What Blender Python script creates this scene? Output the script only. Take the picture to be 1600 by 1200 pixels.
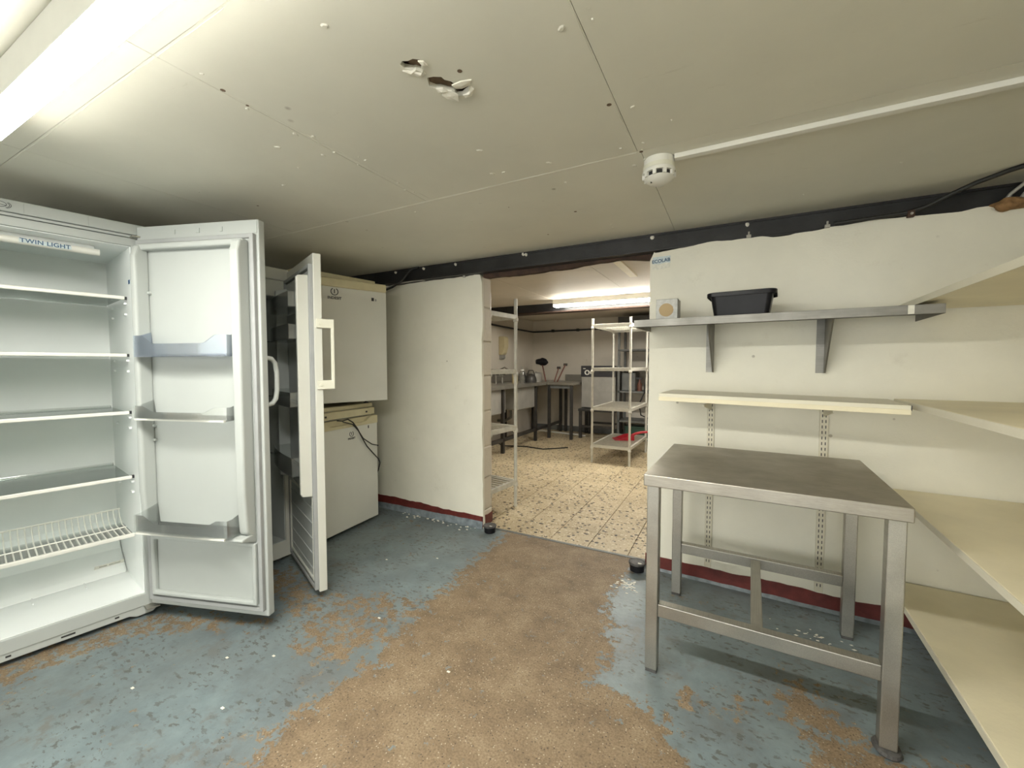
import bpy, bmesh, math, random
from mathutils import Vector, Matrix, noise

for o in list(bpy.data.objects):
    bpy.data.objects.remove(o, do_unlink=True)
SC = bpy.context.scene
COL = SC.collection
R = math.radians

# ------------------------------------------------------------------ camera, world, exposure
cd = bpy.data.cameras.new('camera'); cam = bpy.data.objects.new('camera', cd); COL.objects.link(cam)
cd.sensor_width = 36.0; cd.lens = 650.0 / 1600.0 * 36.0; cd.clip_start = 0.02
cam.location = (0, 0, 1.13)
cam.rotation_euler = (R(90 - 2.64), 0, R(117.9 - 90))
SC.camera = cam
wd = bpy.data.worlds.new('world'); SC.world = wd; wd.use_nodes = True
wd.node_tree.nodes['Background'].inputs[0].default_value = (0.5, 0.5, 0.47, 1)
wd.node_tree.nodes['Background'].inputs[1].default_value = 6.3
SC.view_settings.view_transform = 'Standard'; SC.view_settings.look = 'None'
SC.view_settings.gamma = 1.0; SC.view_settings.exposure = 0.50
SC.view_settings.use_curve_mapping = False
TUBE_FRONT = 100.0       # emission of the batten in the store room
TUBE_REAR = 66.0        # emission of the batten in the kitchen behind

# ------------------------------------------------------------------ materials
def new_mat(name):
    m = bpy.data.materials.new(name); m.use_nodes = True
    nt = m.node_tree
    return m, nt, nt.nodes['Principled BSDF']

def nd(nt, typ, **kw):
    n = nt.nodes.new(typ)
    for k, v in kw.items():
        setattr(n, k, v)
    return n

def ramp(nt, fac, stops, interp='LINEAR'):
    r = nt.nodes.new('ShaderNodeValToRGB'); r.color_ramp.interpolation = interp
    el = r.color_ramp.elements
    while len(el) < len(stops): el.new(0.5)
    for e, (p, c) in zip(el, stops):
        e.position = p
        e.color = c if len(c) == 4 else (*c, 1)
    nt.links.new(fac, r.inputs[0])
    return r.outputs[0]

def mixc(nt, fac, a, b, mode='MIX'):
    n = nt.nodes.new('ShaderNodeMix'); n.data_type = 'RGBA'; n.blend_type = mode
    for i, v in ((0, fac), (6, a), (7, b)):
        if hasattr(v, 'links') or hasattr(v, 'is_linked'): nt.links.new(v, n.inputs[i])
        elif i == 0: n.inputs[0].default_value = v
        else: n.inputs[i].default_value = (*v, 1) if len(v) == 3 else v
    return n.outputs[2]

def math_n(nt, op, a, b=0.0, clamp=False):
    n = nt.nodes.new('ShaderNodeMath'); n.operation = op; n.use_clamp = clamp
    for i, v in ((0, a), (1, b)):
        if hasattr(v, 'is_linked'): nt.links.new(v, n.inputs[i])
        else: n.inputs[i].default_value = v
    return n.outputs[0]

def world_pos(nt):
    return nd(nt, 'ShaderNodeNewGeometry').outputs['Position']

def obj_pos(nt):
    return nd(nt, 'ShaderNodeTexCoord').outputs['Object']

def scaled(nt, vec, s):
    n = nt.nodes.new('ShaderNodeVectorMath'); n.operation = 'MULTIPLY'
    nt.links.new(vec, n.inputs[0]); n.inputs[1].default_value = s
    return n.outputs[0]

def noise_n(nt, vec, scale, detail=4.0, rough=0.55):
    n = nt.nodes.new('ShaderNodeTexNoise'); nt.links.new(vec, n.inputs['Vector'])
    n.inputs['Scale'].default_value = scale; n.inputs['Detail'].default_value = detail
    n.inputs['Roughness'].default_value = rough
    return n.outputs[0]

def voro(nt, vec, scale, feature='F1'):
    n = nt.nodes.new('ShaderNodeTexVoronoi'); n.feature = feature
    nt.links.new(vec, n.inputs['Vector']); n.inputs['Scale'].default_value = scale
    return n

def bump(nt, p, height, strength, dist=0.01):
    b = nt.nodes.new('ShaderNodeBump'); nt.links.new(height, b.inputs['Height'])
    b.inputs['Strength'].default_value = strength; b.inputs['Distance'].default_value = dist
    nt.links.new(b.outputs[0], p.inputs['Normal'])

def plain(name, col, rough=0.5, metal=0.0, var=0.06, scale=9.0, bumpy=0.0, bscale=60.0, spec=0.5):
    m, nt, p = new_mat(name)
    v = obj_pos(nt)
    n1 = noise_n(nt, v, scale, 5)
    lo = tuple(max(0, c * (1 - var)) for c in col); hi = tuple(min(1, c * (1 + var)) for c in col)
    nt.links.new(ramp(nt, n1, [(0.3, lo), (0.7, hi)]), p.inputs['Base Color'])
    p.inputs['Roughness'].default_value = rough; p.inputs['Metallic'].default_value = metal
    p.inputs['Specular IOR Level'].default_value = spec
    if bumpy: bump(nt, p, noise_n(nt, v, bscale, 4), bumpy, 0.004)
    return m

def painted_wall(name, col, bs=0.35, spots=True, stain=(0.50, 0.44, 0.33)):
    m, nt, p = new_mat(name)
    v = world_pos(nt)
    n1 = noise_n(nt, v, 2.2, 6, 0.6)
    c = ramp(nt, n1, [(0.30, tuple(x * 0.90 for x in col)), (0.65, col)])
    smear = math_n(nt, 'MULTIPLY', ramp(nt, noise_n(nt, v, 5.0, 8, 0.7), [(0.60, (0, 0, 0)), (0.80, (1, 1, 1))]), 0.35)
    c = mixc(nt, smear, c, stain)
    if spots:
        vo = voro(nt, v, 7.0)
        keep = ramp(nt, noise_n(nt, v, 4.0, 2), [(0.52, (0, 0, 0)), (0.58, (1, 1, 1))])
        dot = ramp(nt, vo.outputs['Distance'], [(0.035, (1, 1, 1)), (0.06, (0, 0, 0))])
        c = mixc(nt, math_n(nt, 'MULTIPLY', math_n(nt, 'MULTIPLY', keep, dot), 0.7), c, (0.25, 0.22, 0.17))
    nt.links.new(c, p.inputs['Base Color'])
    p.inputs['Roughness'].default_value = 0.62
    h = math_n(nt, 'ADD', noise_n(nt, v, 14, 6, 0.6), math_n(nt, 'MULTIPLY', noise_n(nt, v, 130, 3), 0.25))
    bump(nt, p, h, bs * 0.6, 0.010)
    return m

def ceiling_mat():
    m, nt, p = new_mat('ceiling_paint')
    v = world_pos(nt)
    col = (0.80, 0.78, 0.68)
    n1 = noise_n(nt, v, 1.8, 6, 0.6)
    c = ramp(nt, n1, [(0.3, tuple(x * 0.90 for x in col)), (0.7, col)])
    st = scaled(nt, v, (3.0, 16.0, 1.0))
    scuff = ramp(nt, noise_n(nt, st, 1.4, 9, 0.75), [(0.63, (0, 0, 0)), (0.78, (1, 1, 1))])
    c = mixc(nt, math_n(nt, 'MULTIPLY', scuff, 0.42), c, (0.42, 0.37, 0.28))
    vo = voro(nt, v, 6.5)
    keep = ramp(nt, noise_n(nt, v, 3.0, 2), [(0.54, (0, 0, 0)), (0.60, (1, 1, 1))])
    dot = math_n(nt, 'MULTIPLY', keep, ramp(nt, vo.outputs['Distance'], [(0.03, (1, 1, 1)), (0.07, (0, 0, 0))]))
    c = mixc(nt, math_n(nt, 'MULTIPLY', dot, 0.6), c, (0.30, 0.26, 0.20))
    nt.links.new(c, p.inputs['Base Color'])
    p.inputs['Roughness'].default_value = 0.6
    h = math_n(nt, 'ADD', noise_n(nt, v, 5, 4, 0.5), math_n(nt, 'MULTIPLY', dot, -1.2))
    h = math_n(nt, 'ADD', h, math_n(nt, 'MULTIPLY', noise_n(nt, v, 70, 4), 0.15))
    bump(nt, p, h, 0.10, 0.012)
    return m

def floor_mat():
    """blue floor paint worn through to brown concrete with fine aggregate; 'bare' says where feet have worn it"""
    m, nt, p = new_mat('worn_blue_floor_paint')
    v = world_pos(nt)
    at = nd(nt, 'ShaderNodeAttribute', attribute_name='bare').outputs['Fac']
    big = noise_n(nt, v, 3.2, 9, 0.68)
    stv = scaled(nt, v, (1.0, 1.0, 1.0))
    fine = noise_n(nt, stv, 20.0, 10, 0.78)
    mask = math_n(nt, 'ADD', at, math_n(nt, 'MULTIPLY', math_n(nt, 'SUBTRACT', big, 0.5), 1.0))
    mask = math_n(nt, 'ADD', mask, math_n(nt, 'MULTIPLY', math_n(nt, 'SUBTRACT', fine, 0.5), 2.3))
    mk = ramp(nt, mask, [(0.49, (0, 0, 0)), (0.53, (1, 1, 1))])
    blue = ramp(nt, noise_n(nt, v, 4.0, 8, 0.7), [(0.30, (0.128, 0.160, 0.175)), (0.50, (0.186, 0.234, 0.250)), (0.72, (0.245, 0.310, 0.326))])
    dirt = ramp(nt, noise_n(nt, v, 1.7, 8, 0.72), [(0.42, (0, 0, 0)), (0.66, (1, 1, 1))])
    blue = mixc(nt, math_n(nt, 'MULTIPLY', dirt, 0.55), blue, (0.130, 0.128, 0.124))
    # small chips in the paint
    ch = ramp(nt, noise_n(nt, scaled(nt, v, (0.75, 1.3, 1.0)), 42.0, 4, 0.6), [(0.560, (0, 0, 0)), (0.60, (1, 1, 1))])
    chk = ramp(nt, noise_n(nt, v, 5.0, 3, 0.6), [(0.42, (0, 0, 0)), (0.54, (1, 1, 1))])
    thin = ramp(nt, noise_n(nt, v, 11.0, 9, 0.72), [(0.52, (0, 0, 0)), (0.60, (1, 1, 1))])
    thin = math_n(nt, 'MULTIPLY', thin, ramp(nt, noise_n(nt, v, 2.3, 4, 0.6), [(0.44, (0, 0, 0)), (0.60, (1, 1, 1))]))
    blue = mixc(nt, math_n(nt, 'MULTIPLY', thin, 0.55), blue, (0.155, 0.132, 0.108))
    blue = mixc(nt, math_n(nt, 'MULTIPLY', math_n(nt, 'MULTIPLY', ch, chk), 0.75), blue, (0.085, 0.078, 0.068))
    brown = ramp(nt, noise_n(nt, v, 6.5, 9, 0.75), [(0.28, (0.140, 0.096, 0.058)), (0.50, (0.236, 0.170, 0.104)), (0.75, (0.345, 0.265, 0.172))])
    grit = ramp(nt, noise_n(nt, v, 150.0, 3, 0.6), [(0.30, (0.66, 0.63, 0.60)), (0.5, (1, 1, 1)), (0.70, (1.25, 1.27, 1.30))])
    brown = mixc(nt, 1.0, brown, grit, 'MULTIPLY')
    vo = voro(nt, v, 120.0)
    sel = nd(nt, 'ShaderNodeSeparateColor'); nt.links.new(vo.outputs['Color'], sel.inputs[0])
    chip = ramp(nt, vo.outputs['Distance'], [(0.22, (1, 1, 1)), (0.30, (0, 0, 0))])
    light_chip = math_n(nt, 'MULTIPLY', chip, math_n(nt, 'GREATER_THAN', sel.outputs[0], 0.84))
    dark_chip = math_n(nt, 'MULTIPLY', chip, math_n(nt, 'LESS_THAN', sel.outputs[0], 0.22))
    brown = mixc(nt, math_n(nt, 'MULTIPLY', light_chip, 0.8), brown, (0.52, 0.44, 0.33))
    brown = mixc(nt, math_n(nt, 'MULTIPLY', dark_chip, 0.8), brown, (0.050, 0.036, 0.026))
    c = mixc(nt, mk, blue, brown)
    nt.links.new(c, p.inputs['Base Color'])
    rr = ramp(nt, mk, [(0, (0.42, 0.42, 0.42)), (1, (0.66, 0.66, 0.66))])
    nt.links.new(rr, p.inputs['Roughness'])
    h = math_n(nt, 'ADD', math_n(nt, 'MULTIPLY', mk, -0.35), math_n(nt, 'MULTIPLY', noise_n(nt, v, 60, 5), 0.5))
    bump(nt, p, h, 0.35, 0.004)
    return m

def terrazzo_mat():
    m, nt, p = new_mat('terrazzo')
    v = world_pos(nt)
    base = ramp(nt, noise_n(nt, v, 3.0, 6, 0.6), [(0.3, (0.42, 0.335, 0.205)), (0.7, (0.62, 0.52, 0.345))])
    w = nd(nt, 'ShaderNodeTexNoise'); nt.links.new(v, w.inputs['Vector']); w.inputs['Scale'].default_value = 30
    off = nt.nodes.new('ShaderNodeVectorMath'); off.operation = 'MULTIPLY_ADD'
    nt.links.new(w.outputs['Color'], off.inputs[0]); off.inputs[1].default_value = (0.02, 0.02, 0.02); nt.links.new(v, off.inputs[2])
    for sc, lo, hi, thr, col in ((30.0, 0.30, 0.40, 0.55, (0.040, 0.028, 0.020)), (62.0, 0.26, 0.38, 0.50, (0.30, 0.20, 0.10)), (50.0, 0.28, 0.40, 0.62, (0.70, 0.62, 0.47))):
        vo = voro(nt, off.outputs[0], sc)
        sel = nd(nt, 'ShaderNodeSeparateColor'); nt.links.new(vo.outputs['Color'], sel.inputs[0])
        d = ramp(nt, vo.outputs['Distance'], [(lo, (1, 1, 1)), (hi, (0, 0, 0))])
        base = mixc(nt, math_n(nt, 'MULTIPLY', d, math_n(nt, 'GREATER_THAN', sel.outputs[1], thr)), base, col)
    nt.links.new(base, p.inputs['Base Color'])
    p.inputs['Roughness'].default_value = 0.5
    return m

def steel_mat(name, col=(0.44, 0.425, 0.385), rough=0.38, axis=(60, 1.5, 60), smear=0.5):
    m, nt, p = new_mat(name)
    v = obj_pos(nt)
    br = noise_n(nt, scaled(nt, v, axis), 6, 4, 0.6)
    c = ramp(nt, br, [(0.3, tuple(x * 0.86 for x in col)), (0.7, tuple(min(1, x * 1.08) for x in col))])
    d = ramp(nt, noise_n(nt, v, 6, 7, 0.7), [(0.45, (0, 0, 0)), (0.75, (1, 1, 1))])
    c = mixc(nt, math_n(nt, 'MULTIPLY', d, smear), c, tuple(x * 0.62 for x in col))
    nt.links.new(c, p.inputs['Base Color'])
    p.inputs['Metallic'].default_value = 0.9
    nt.links.new(ramp(nt, noise_n(nt, v, 9, 6), [(0.3, (rough - .07,) * 3), (0.7, (rough + .12,) * 3)]), p.inputs['Roughness'])
    bump(nt, p, br, 0.05, 0.002)
    return m

def clear_mat(name, tint, gloss=0.12, rough=0.08, body=0.0, bodycol=(0.8, 0.85, 0.85)):
    m = bpy.data.materials.new(name); m.use_nodes = True; nt = m.node_tree; nt.nodes.clear()
    out = nt.nodes.new('ShaderNodeOutputMaterial')
    tr = nt.nodes.new('ShaderNodeBsdfTransparent'); tr.inputs[0].default_value = (*tint, 1)
    gl = nt.nodes.new('ShaderNodeBsdfGlossy'); gl.inputs['Roughness'].default_value = rough
    df = nt.nodes.new('ShaderNodeBsdfDiffuse'); df.inputs[0].default_value = (*bodycol, 1)
    fr = nt.nodes.new('ShaderNodeFresnel'); fr.inputs[0].default_value = 1.45
    f2 = math_n(nt, 'ADD', math_n(nt, 'MULTIPLY', fr.outputs[0], 0.8), gloss * 0.3, True)
    n = noise_n(nt, obj_pos(nt), 12, 4)
    m1 = nt.nodes.new('ShaderNodeMixShader')
    nt.links.new(math_n(nt, 'MULTIPLY', ramp(nt, n, [(0.2, (.6,) * 3), (0.8, (1,) * 3)]), body), m1.inputs[0])
    nt.links.new(tr.outputs[0], m1.inputs[1]); nt.links.new(df.outputs[0], m1.inputs[2])
    m2 = nt.nodes.new('ShaderNodeMixShader'); nt.links.new(f2, m2.inputs[0])
    nt.links.new(m1.outputs[0], m2.inputs[1]); nt.links.new(gl.outputs[0], m2.inputs[2])
    nt.links.new(m2.outputs[0], out.inputs[0])
    return m

def lamp_mat(name, col, strength):
    m, nt, p = new_mat(name)
    p.inputs['Base Color'].default_value = (0.9, 0.9, 0.88, 1)
    p.inputs['Emission Color'].default_value = (*col, 1)
    p.inputs['Emission Strength'].default_value = strength
    return m

M = {
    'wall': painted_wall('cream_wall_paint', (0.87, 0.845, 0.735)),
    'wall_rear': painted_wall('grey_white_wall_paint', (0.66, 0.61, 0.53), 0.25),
    'block': painted_wall('painted_concrete_block', (0.72, 0.66, 0.56), 0.8, False),
    'ceiling': ceiling_mat(),
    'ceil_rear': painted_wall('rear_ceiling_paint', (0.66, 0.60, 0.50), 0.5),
    'raw_plaster': plain('raw_white_plaster', (0.82, 0.79, 0.70), 0.9, var=0.1, bumpy=0.5),
    'void': plain('old_brown_timber', (0.16, 0.11, 0.07), 0.9, var=0.4, scale=30),
    'floor': floor_mat(),
    'terrazzo': terrazzo_mat(),
    'grout': plain('dark_grout', (0.17, 0.13, 0.085), 0.9, var=0.3),
    'foot_paint': plain('grey_blue_floor_paint', (0.20, 0.235, 0.26), 0.5, var=0.35, scale=25, bumpy=0.5),
    'red': plain('oxblood_skirting_paint', (0.135, 0.022, 0.018), 0.5, var=0.35, scale=14, bumpy=0.4),
    'beam': plain('black_painted_steel', (0.020, 0.020, 0.022), 0.38, var=0.5, scale=7, bumpy=0.3, bscale=25),
    'rust': plain('rusty_steel', (0.055, 0.030, 0.020), 0.8, var=0.4, scale=20),
    'fridge': plain('white_enamel', (0.46, 0.485, 0.47), 0.45, var=0.02, scale=5, spec=0.35),
    'fridge_old': plain('ivory_white_enamel', (0.66, 0.66, 0.60), 0.32, var=0.03, scale=5),
    'fridge_grey': plain('grey_white_enamel', (0.74, 0.74, 0.69), 0.35, var=0.03, scale=5),
    'liner': plain('white_fridge_liner', (0.88, 0.91, 0.90), 0.35, var=0.02, scale=4),
    'liner2': plain('grey_fridge_liner', (0.50, 0.53, 0.52), 0.4, var=0.04, scale=4),
    'cream': plain('yellowed_cream_plastic', (0.66, 0.60, 0.40), 0.45, var=0.06, scale=14),
    'ivory': plain('ivory_plastic', (0.74, 0.73, 0.62), 0.4, var=0.03),
    'white_plastic': plain('white_plastic', (0.80, 0.79, 0.73), 0.4, var=0.03),
    'gasket': plain('grey_rubber_gasket', (0.36, 0.37, 0.37), 0.6, var=0.08),
    'dark_gap': plain('dark_recess', (0.03, 0.03, 0.028), 0.8, var=0.2),
    'glass': clear_mat('shelf_glass', (0.90, 0.955, 0.935), 0.25, 0.04, 0.10, (0.70, 0.80, 0.77)),
    'clear': clear_mat('clear_plastic', (0.975, 0.985, 0.98), 0.2, 0.12, 0.06, (0.85, 0.88, 0.87)),
    'blue_clear': clear_mat('blue_clear_plastic', (0.93, 0.96, 1.0), 0.2, 0.12, 0.14, (0.66, 0.76, 0.95)),
    'steel': steel_mat('brushed_stainless_steel'),
    'steel_shelf': steel_mat('dull_stainless_shelf', (0.27, 0.262, 0.24), 0.5, (1.5, 60, 60), 0.5),
    'steel_top': steel_mat('stained_stainless_worktop', (0.42, 0.39, 0.34), 0.40, (4, 60, 60), 0.5),
    'galv': steel_mat('dull_grey_rack_metal', (0.62, 0.60, 0.53), 0.5, (8, 8, 8), 0.35),
    'epoxy': plain('pale_grey_epoxy_coating', (0.60, 0.585, 0.52), 0.4, var=0.12, scale=20),
    'dark_metal': plain('dark_metal', (0.055, 0.052, 0.048), 0.45, 0.3, var=0.3),
    'shelf_white': plain('cream_white_laminate', (0.74, 0.70, 0.57), 0.45, var=0.04, scale=6),
    'shelf_cream': plain('cream_painted_board', (0.82, 0.75, 0.55), 0.5, var=0.06, scale=5, bumpy=0.2),
    'black_plastic': plain('black_plastic', (0.010, 0.010, 0.012), 0.30, var=0.4, spec=0.18),
    'dusty_black': plain('dusty_black_plastic', (0.075, 0.072, 0.07), 0.55, var=0.5, scale=40),
    'rubber': plain('black_cable_sheath', (0.018, 0.018, 0.018), 0.5, var=0.3),
    'grey_cable': plain('grey_cable_sheath', (0.42, 0.40, 0.36), 0.5, var=0.1),
    'foam': plain('orange_expanding_foam', (0.30, 0.17, 0.075), 0.9, var=0.4, scale=40, bumpy=0.8),
    'kraft': plain('kraft_card', (0.46, 0.34, 0.19), 0.8, var=0.06),
    'carton': plain('pale_grey_carton', (0.56, 0.56, 0.54), 0.7, var=0.18, scale=45),
    'ink': plain('dark_print', (0.03, 0.03, 0.035), 0.5, var=0.1),
    'blue_ink': plain('blue_print', (0.035, 0.10, 0.20), 0.5, var=0.2),
    'blue_tag': plain('blue_sticker', (0.03, 0.12, 0.28), 0.5, var=0.1),
    'paper': plain('worn_white_paper', (0.76, 0.75, 0.67), 0.8, var=0.12, scale=60),
    'pale_blue_paper': plain('pale_blue_paper', (0.62, 0.70, 0.72), 0.8, var=0.12, scale=60),
    'red_plastic': plain('red_plastic', (0.45, 0.02, 0.035), 0.35, var=0.1),
    'green_plastic': plain('dark_green_plastic', (0.035, 0.085, 0.06), 0.5, var=0.1),
    'brown_wood': plain('brown_wood_handle', (0.15, 0.055, 0.035), 0.5, var=0.2),
    'beige_plastic': plain('beige_plastic', (0.60, 0.52, 0.32), 0.4, var=0.06),
    'grey_panel': plain('grey_steel_panel', (0.40, 0.39, 0.36), 0.45, 0.4, var=0.1),
    'dark_grey': plain('dark_grey_metal', (0.16, 0.165, 0.16), 0.5, 0.2, var=0.2),
    'tube_front': lamp_mat('lit_diffuser', (1.0, 0.985, 0.90), TUBE_FRONT),
    'tube_rear': lamp_mat('lit_rear_diffuser', (1.0, 0.96, 0.86), TUBE_REAR),
}

# ------------------------------------------------------------------ mesh helpers
class MB:
    def __init__(s): s.v = []; s.f = []
    def add(s, vs, fs):
        b = len(s.v); s.v += [tuple(p) for p in vs]; s.f += [tuple(b + i for i in f) for f in fs]; return s
    def box(s, x0, x1, y0, y1, z0, z1, mtx=None):
        x0, x1 = sorted((x0, x1)); y0, y1 = sorted((y0, y1)); z0, z1 = sorted((z0, z1))
        vs = [Vector(p) for p in ((x0, y0, z0), (x1, y0, z0), (x1, y1, z0), (x0, y1, z0), (x0, y0, z1), (x1, y0, z1), (x1, y1, z1), (x0, y1, z1))]
        if mtx is not None: vs = [mtx @ p for p in vs]
        return s.add(vs, [(0, 3, 2, 1), (4, 5, 6, 7), (0, 1, 5, 4), (1, 2, 6, 5), (2, 3, 7, 6), (3, 0, 4, 7)])
    def tube(s, pts, r, n=8, r2=None, cap=True):
        pts = [Vector(p) for p in pts]; k = len(pts); vs = []; up = None
        for i, p in enumerate(pts):
            t = (pts[min(i + 1, k - 1)] - pts[max(i - 1, 0)]).normalized()
            if up is None:
                up = Vector((0, 0, 1)) if abs(t.z) < 0.9 else Vector((1, 0, 0))
            a = t.cross(up).normalized(); b = a.cross(t).normalized(); up = b
            rr = r if r2 is None else r + (r2 - r) * i / (k - 1)
            for j in range(n):
                q = 2 * math.pi * j / n
                vs.append(p + a * (math.cos(q) * rr) + b * (math.sin(q) * rr))
        fs = [(i * n + j, i * n + (j + 1) % n, (i + 1) * n + (j + 1) % n, (i + 1) * n + j) for i in range(k - 1) for j in range(n)]
        if cap: fs += [tuple(range(n - 1, -1, -1)), tuple(range((k - 1) * n, k * n))]
        return s.add(vs, fs)
    def lathe(s, prof, n=24, c=(0, 0, 0)):
        vs = []; fs = []; k = len(prof)
        for (r, z) in prof:
            for j in range(n):
                q = 2 * math.pi * j / n
                vs.append((c[0] + max(r, 1e-5) * math.cos(q), c[1] + max(r, 1e-5) * math.sin(q), c[2] + z))
        for i in range(k - 1):
            for j in range(n): fs.append((i * n + j, i * n + (j + 1) % n, (i + 1) * n + (j + 1) % n, (i + 1) * n + j))
        fs += [tuple(range(n - 1, -1, -1)), tuple(range((k - 1) * n, k * n))]
        return s.add(vs, fs)
    def prism(s, poly, a, b, axis='y'):
        n = len(poly)
        def P(u, w, t): return {'y': (u, t, w), 'x': (t, u, w), 'z': (u, w, t)}[axis]
        vs = [P(u, w, a) for u, w in poly] + [P(u, w, b) for u, w in poly]
        fs = [tuple(range(n)), tuple(range(2 * n - 1, n - 1, -1))] + [(i, n + i, n + (i + 1) % n, (i + 1) % n) for i in range(n)]
        return s.add(vs, fs)
    def build(s, name, mat, parent=None, loc=None, rot=None, bevel=0.0, seg=2, smooth=False, tri=False):
        me = bpy.data.meshes.new(name); me.from_pydata([tuple(p) for p in s.v], [], s.f)
        bm = bmesh.new(); bm.from_mesh(me)
        bmesh.ops.recalc_face_normals(bm, faces=bm.faces[:])
        if bevel:
            es = [e for e in bm.edges if len(e.link_faces) == 2 and e.calc_face_angle(0) > R(35)]
            bmesh.ops.bevel(bm, geom=es, offset=bevel, segments=seg, affect='EDGES', profile=0.5, clamp_overlap=True)
        if tri: bmesh.ops.triangulate(bm, faces=bm.faces[:])
        bm.to_mesh(me); bm.free()
        if smooth:
            for p in me.polygons: p.use_smooth = True
        me.materials.append(M[mat] if isinstance(mat, str) else mat)
        return link(name, me, parent, loc, rot)

def link(name, me, parent=None, loc=None, rot=None):
    o = bpy.data.objects.new(name, me); COL.objects.link(o)
    if parent is not None: o.parent = parent
    if loc is not None: o.location = loc
    if rot is not None: o.rotation_euler = rot
    return o

def smooth_angle(o, deg=40):
    me = o.data
    for p in me.polygons: p.use_smooth = True
    me.set_sharp_from_angle(angle=R(deg))
    return o

def tag(o, label, cat, group=None):
    o['label'] = label; o['category'] = cat
    if group: o['group'] = group
    return o

def struct(o, label=None, cat=None):
    o['kind'] = 'structure'
    if label: o['label'] = label
    if cat: o['category'] = cat
    return o

def thing(name, label, cat, loc=(0, 0, 0), rz=0.0, group=None):
    o = bpy.data.objects.new(name, None); COL.objects.link(o)
    o.location = loc; o.rotation_euler = (0, 0, rz); o.empty_display_size = 0.1
    return tag(o, label, cat, group)

def box(name, mat, x0, x1, y0, y1, z0, z1, parent=None, bevel=0.0, **kw):
    return MB().box(x0, x1, y0, y1, z0, z1).build(name, mat, parent, bevel=bevel, **kw)

def lettering(name, text, size, mat, parent, loc, rot, depth=0.0006, space=1.0, bold=0.0):
    cu = bpy.data.curves.new(name, 'FONT'); cu.body = text; cu.size = size; cu.extrude = depth
    cu.align_x = 'CENTER'; cu.align_y = 'CENTER'; cu.space_character = space; cu.offset = bold
    t = bpy.data.objects.new('tmp_text', cu); COL.objects.link(t)
    dg = bpy.context.evaluated_depsgraph_get()
    me = bpy.data.meshes.new_from_object(t.evaluated_get(dg))
    bpy.data.objects.remove(t, do_unlink=True); bpy.data.curves.remove(cu)
    me.materials.clear(); me.materials.append(M[mat])
    return link(name, me, parent, loc, rot)

def jag(seed, x, amp, f=9.0):
    return amp * noise.fractal(Vector((x * f, seed * 7.3, 0.5)), 0.8, 2.1, 4)

XL, XR, YN = -3.06, 1.32, -4.2        # store room extents; YN lengthened to even out the fill light
ZC = 1.84                              # ceiling underside
def pier_y(x): return 2.365 - 0.06 * (x + 0.4)

# ================================================================== STRUCTURE
# ------------------------------------------------------------------ store room floor
BARE = {
    'main': (0.80, [(-1.35, 2.50), (-0.44, 2.50), (-0.45, 2.19), (-0.51, 2.02), (-0.49, 1.9), (-0.48, 1.81), (-0.44, 1.71), (-0.38, 1.59), (-0.38, 1.51), (-0.41, 1.42), (-0.29, 1.41), (-0.17, 1.37), (-0.14, 1.28), (-0.09, 1.22), (0.3, 0.4), (-0.6, -0.6), (-1.5, 0.2), (-1.19, 0.63), (-1.2, 0.68), (-1.23, 0.75), (-1.24, 0.85), (-1.21, 0.98), (-1.17, 1.1), (-1.23, 1.23), (-1.27, 1.4), (-1.26, 1.62), (-1.3, 1.85), (-1.28, 2.02), (-1.31, 2.22)]),
    'tongue': (0.72, [(0.14, 1.67), (0.26, 1.71), (0.33, 1.63), (0.38, 1.56), (0.47, 1.55), (0.6, 1.56), (0.7, 1.2), (0.4, 1.0), (0.22, 1.3), (0.23, 1.42), (0.2, 1.51)]),
    'mid': (0.52, [(-2.5, 1.5), (-1.79, 1.34), (-1.6, 1.46), (-1.36, 1.55), (-1.24, 1.42), (-1.24, 1.22), (-1.28, 1.05), (-1.56, 1.0), (-1.78, 1.13), (-2.5, 1.2)]),
    'base': (0.56, [(-2.6, 0.30), (-2.46, 0.45), (-2.36, 0.89), (-1.78, 1.11), (-1.67, 1.06), (-1.91, 0.93), (-2.16, 0.73), (-2.22, 0.57), (-2.26, 0.2)]),
    'p1': (0.75, [(0.02, 1.54), (0.08, 1.59), (0.06, 1.52), (0.03, 1.49)]),
    'p2': (0.75, [(-0.13, 1.49), (-0.09, 1.53), (-0.07, 1.48), (-0.11, 1.44)]),
}
def poly_sd(px, py, poly):
    d = 1e9; inside = False; n = len(poly)
    for i in range(n):
        ax, ay = poly[i]; bx, by = poly[(i + 1) % n]
        ex, ey = bx - ax, by - ay; wx, wy = px - ax, py - ay
        t = max(0.0, min(1.0, (wx * ex + wy * ey) / (ex * ex + ey * ey + 1e-12)))
        dx, dy = wx - ex * t, wy - ey * t; d = min(d, dx * dx + dy * dy)
        if (ay > py) != (by > py) and px < (bx - ax) * (py - ay) / (by - ay) + ax: inside = not inside
    d = math.sqrt(d)
    return d if inside else -d

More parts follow.
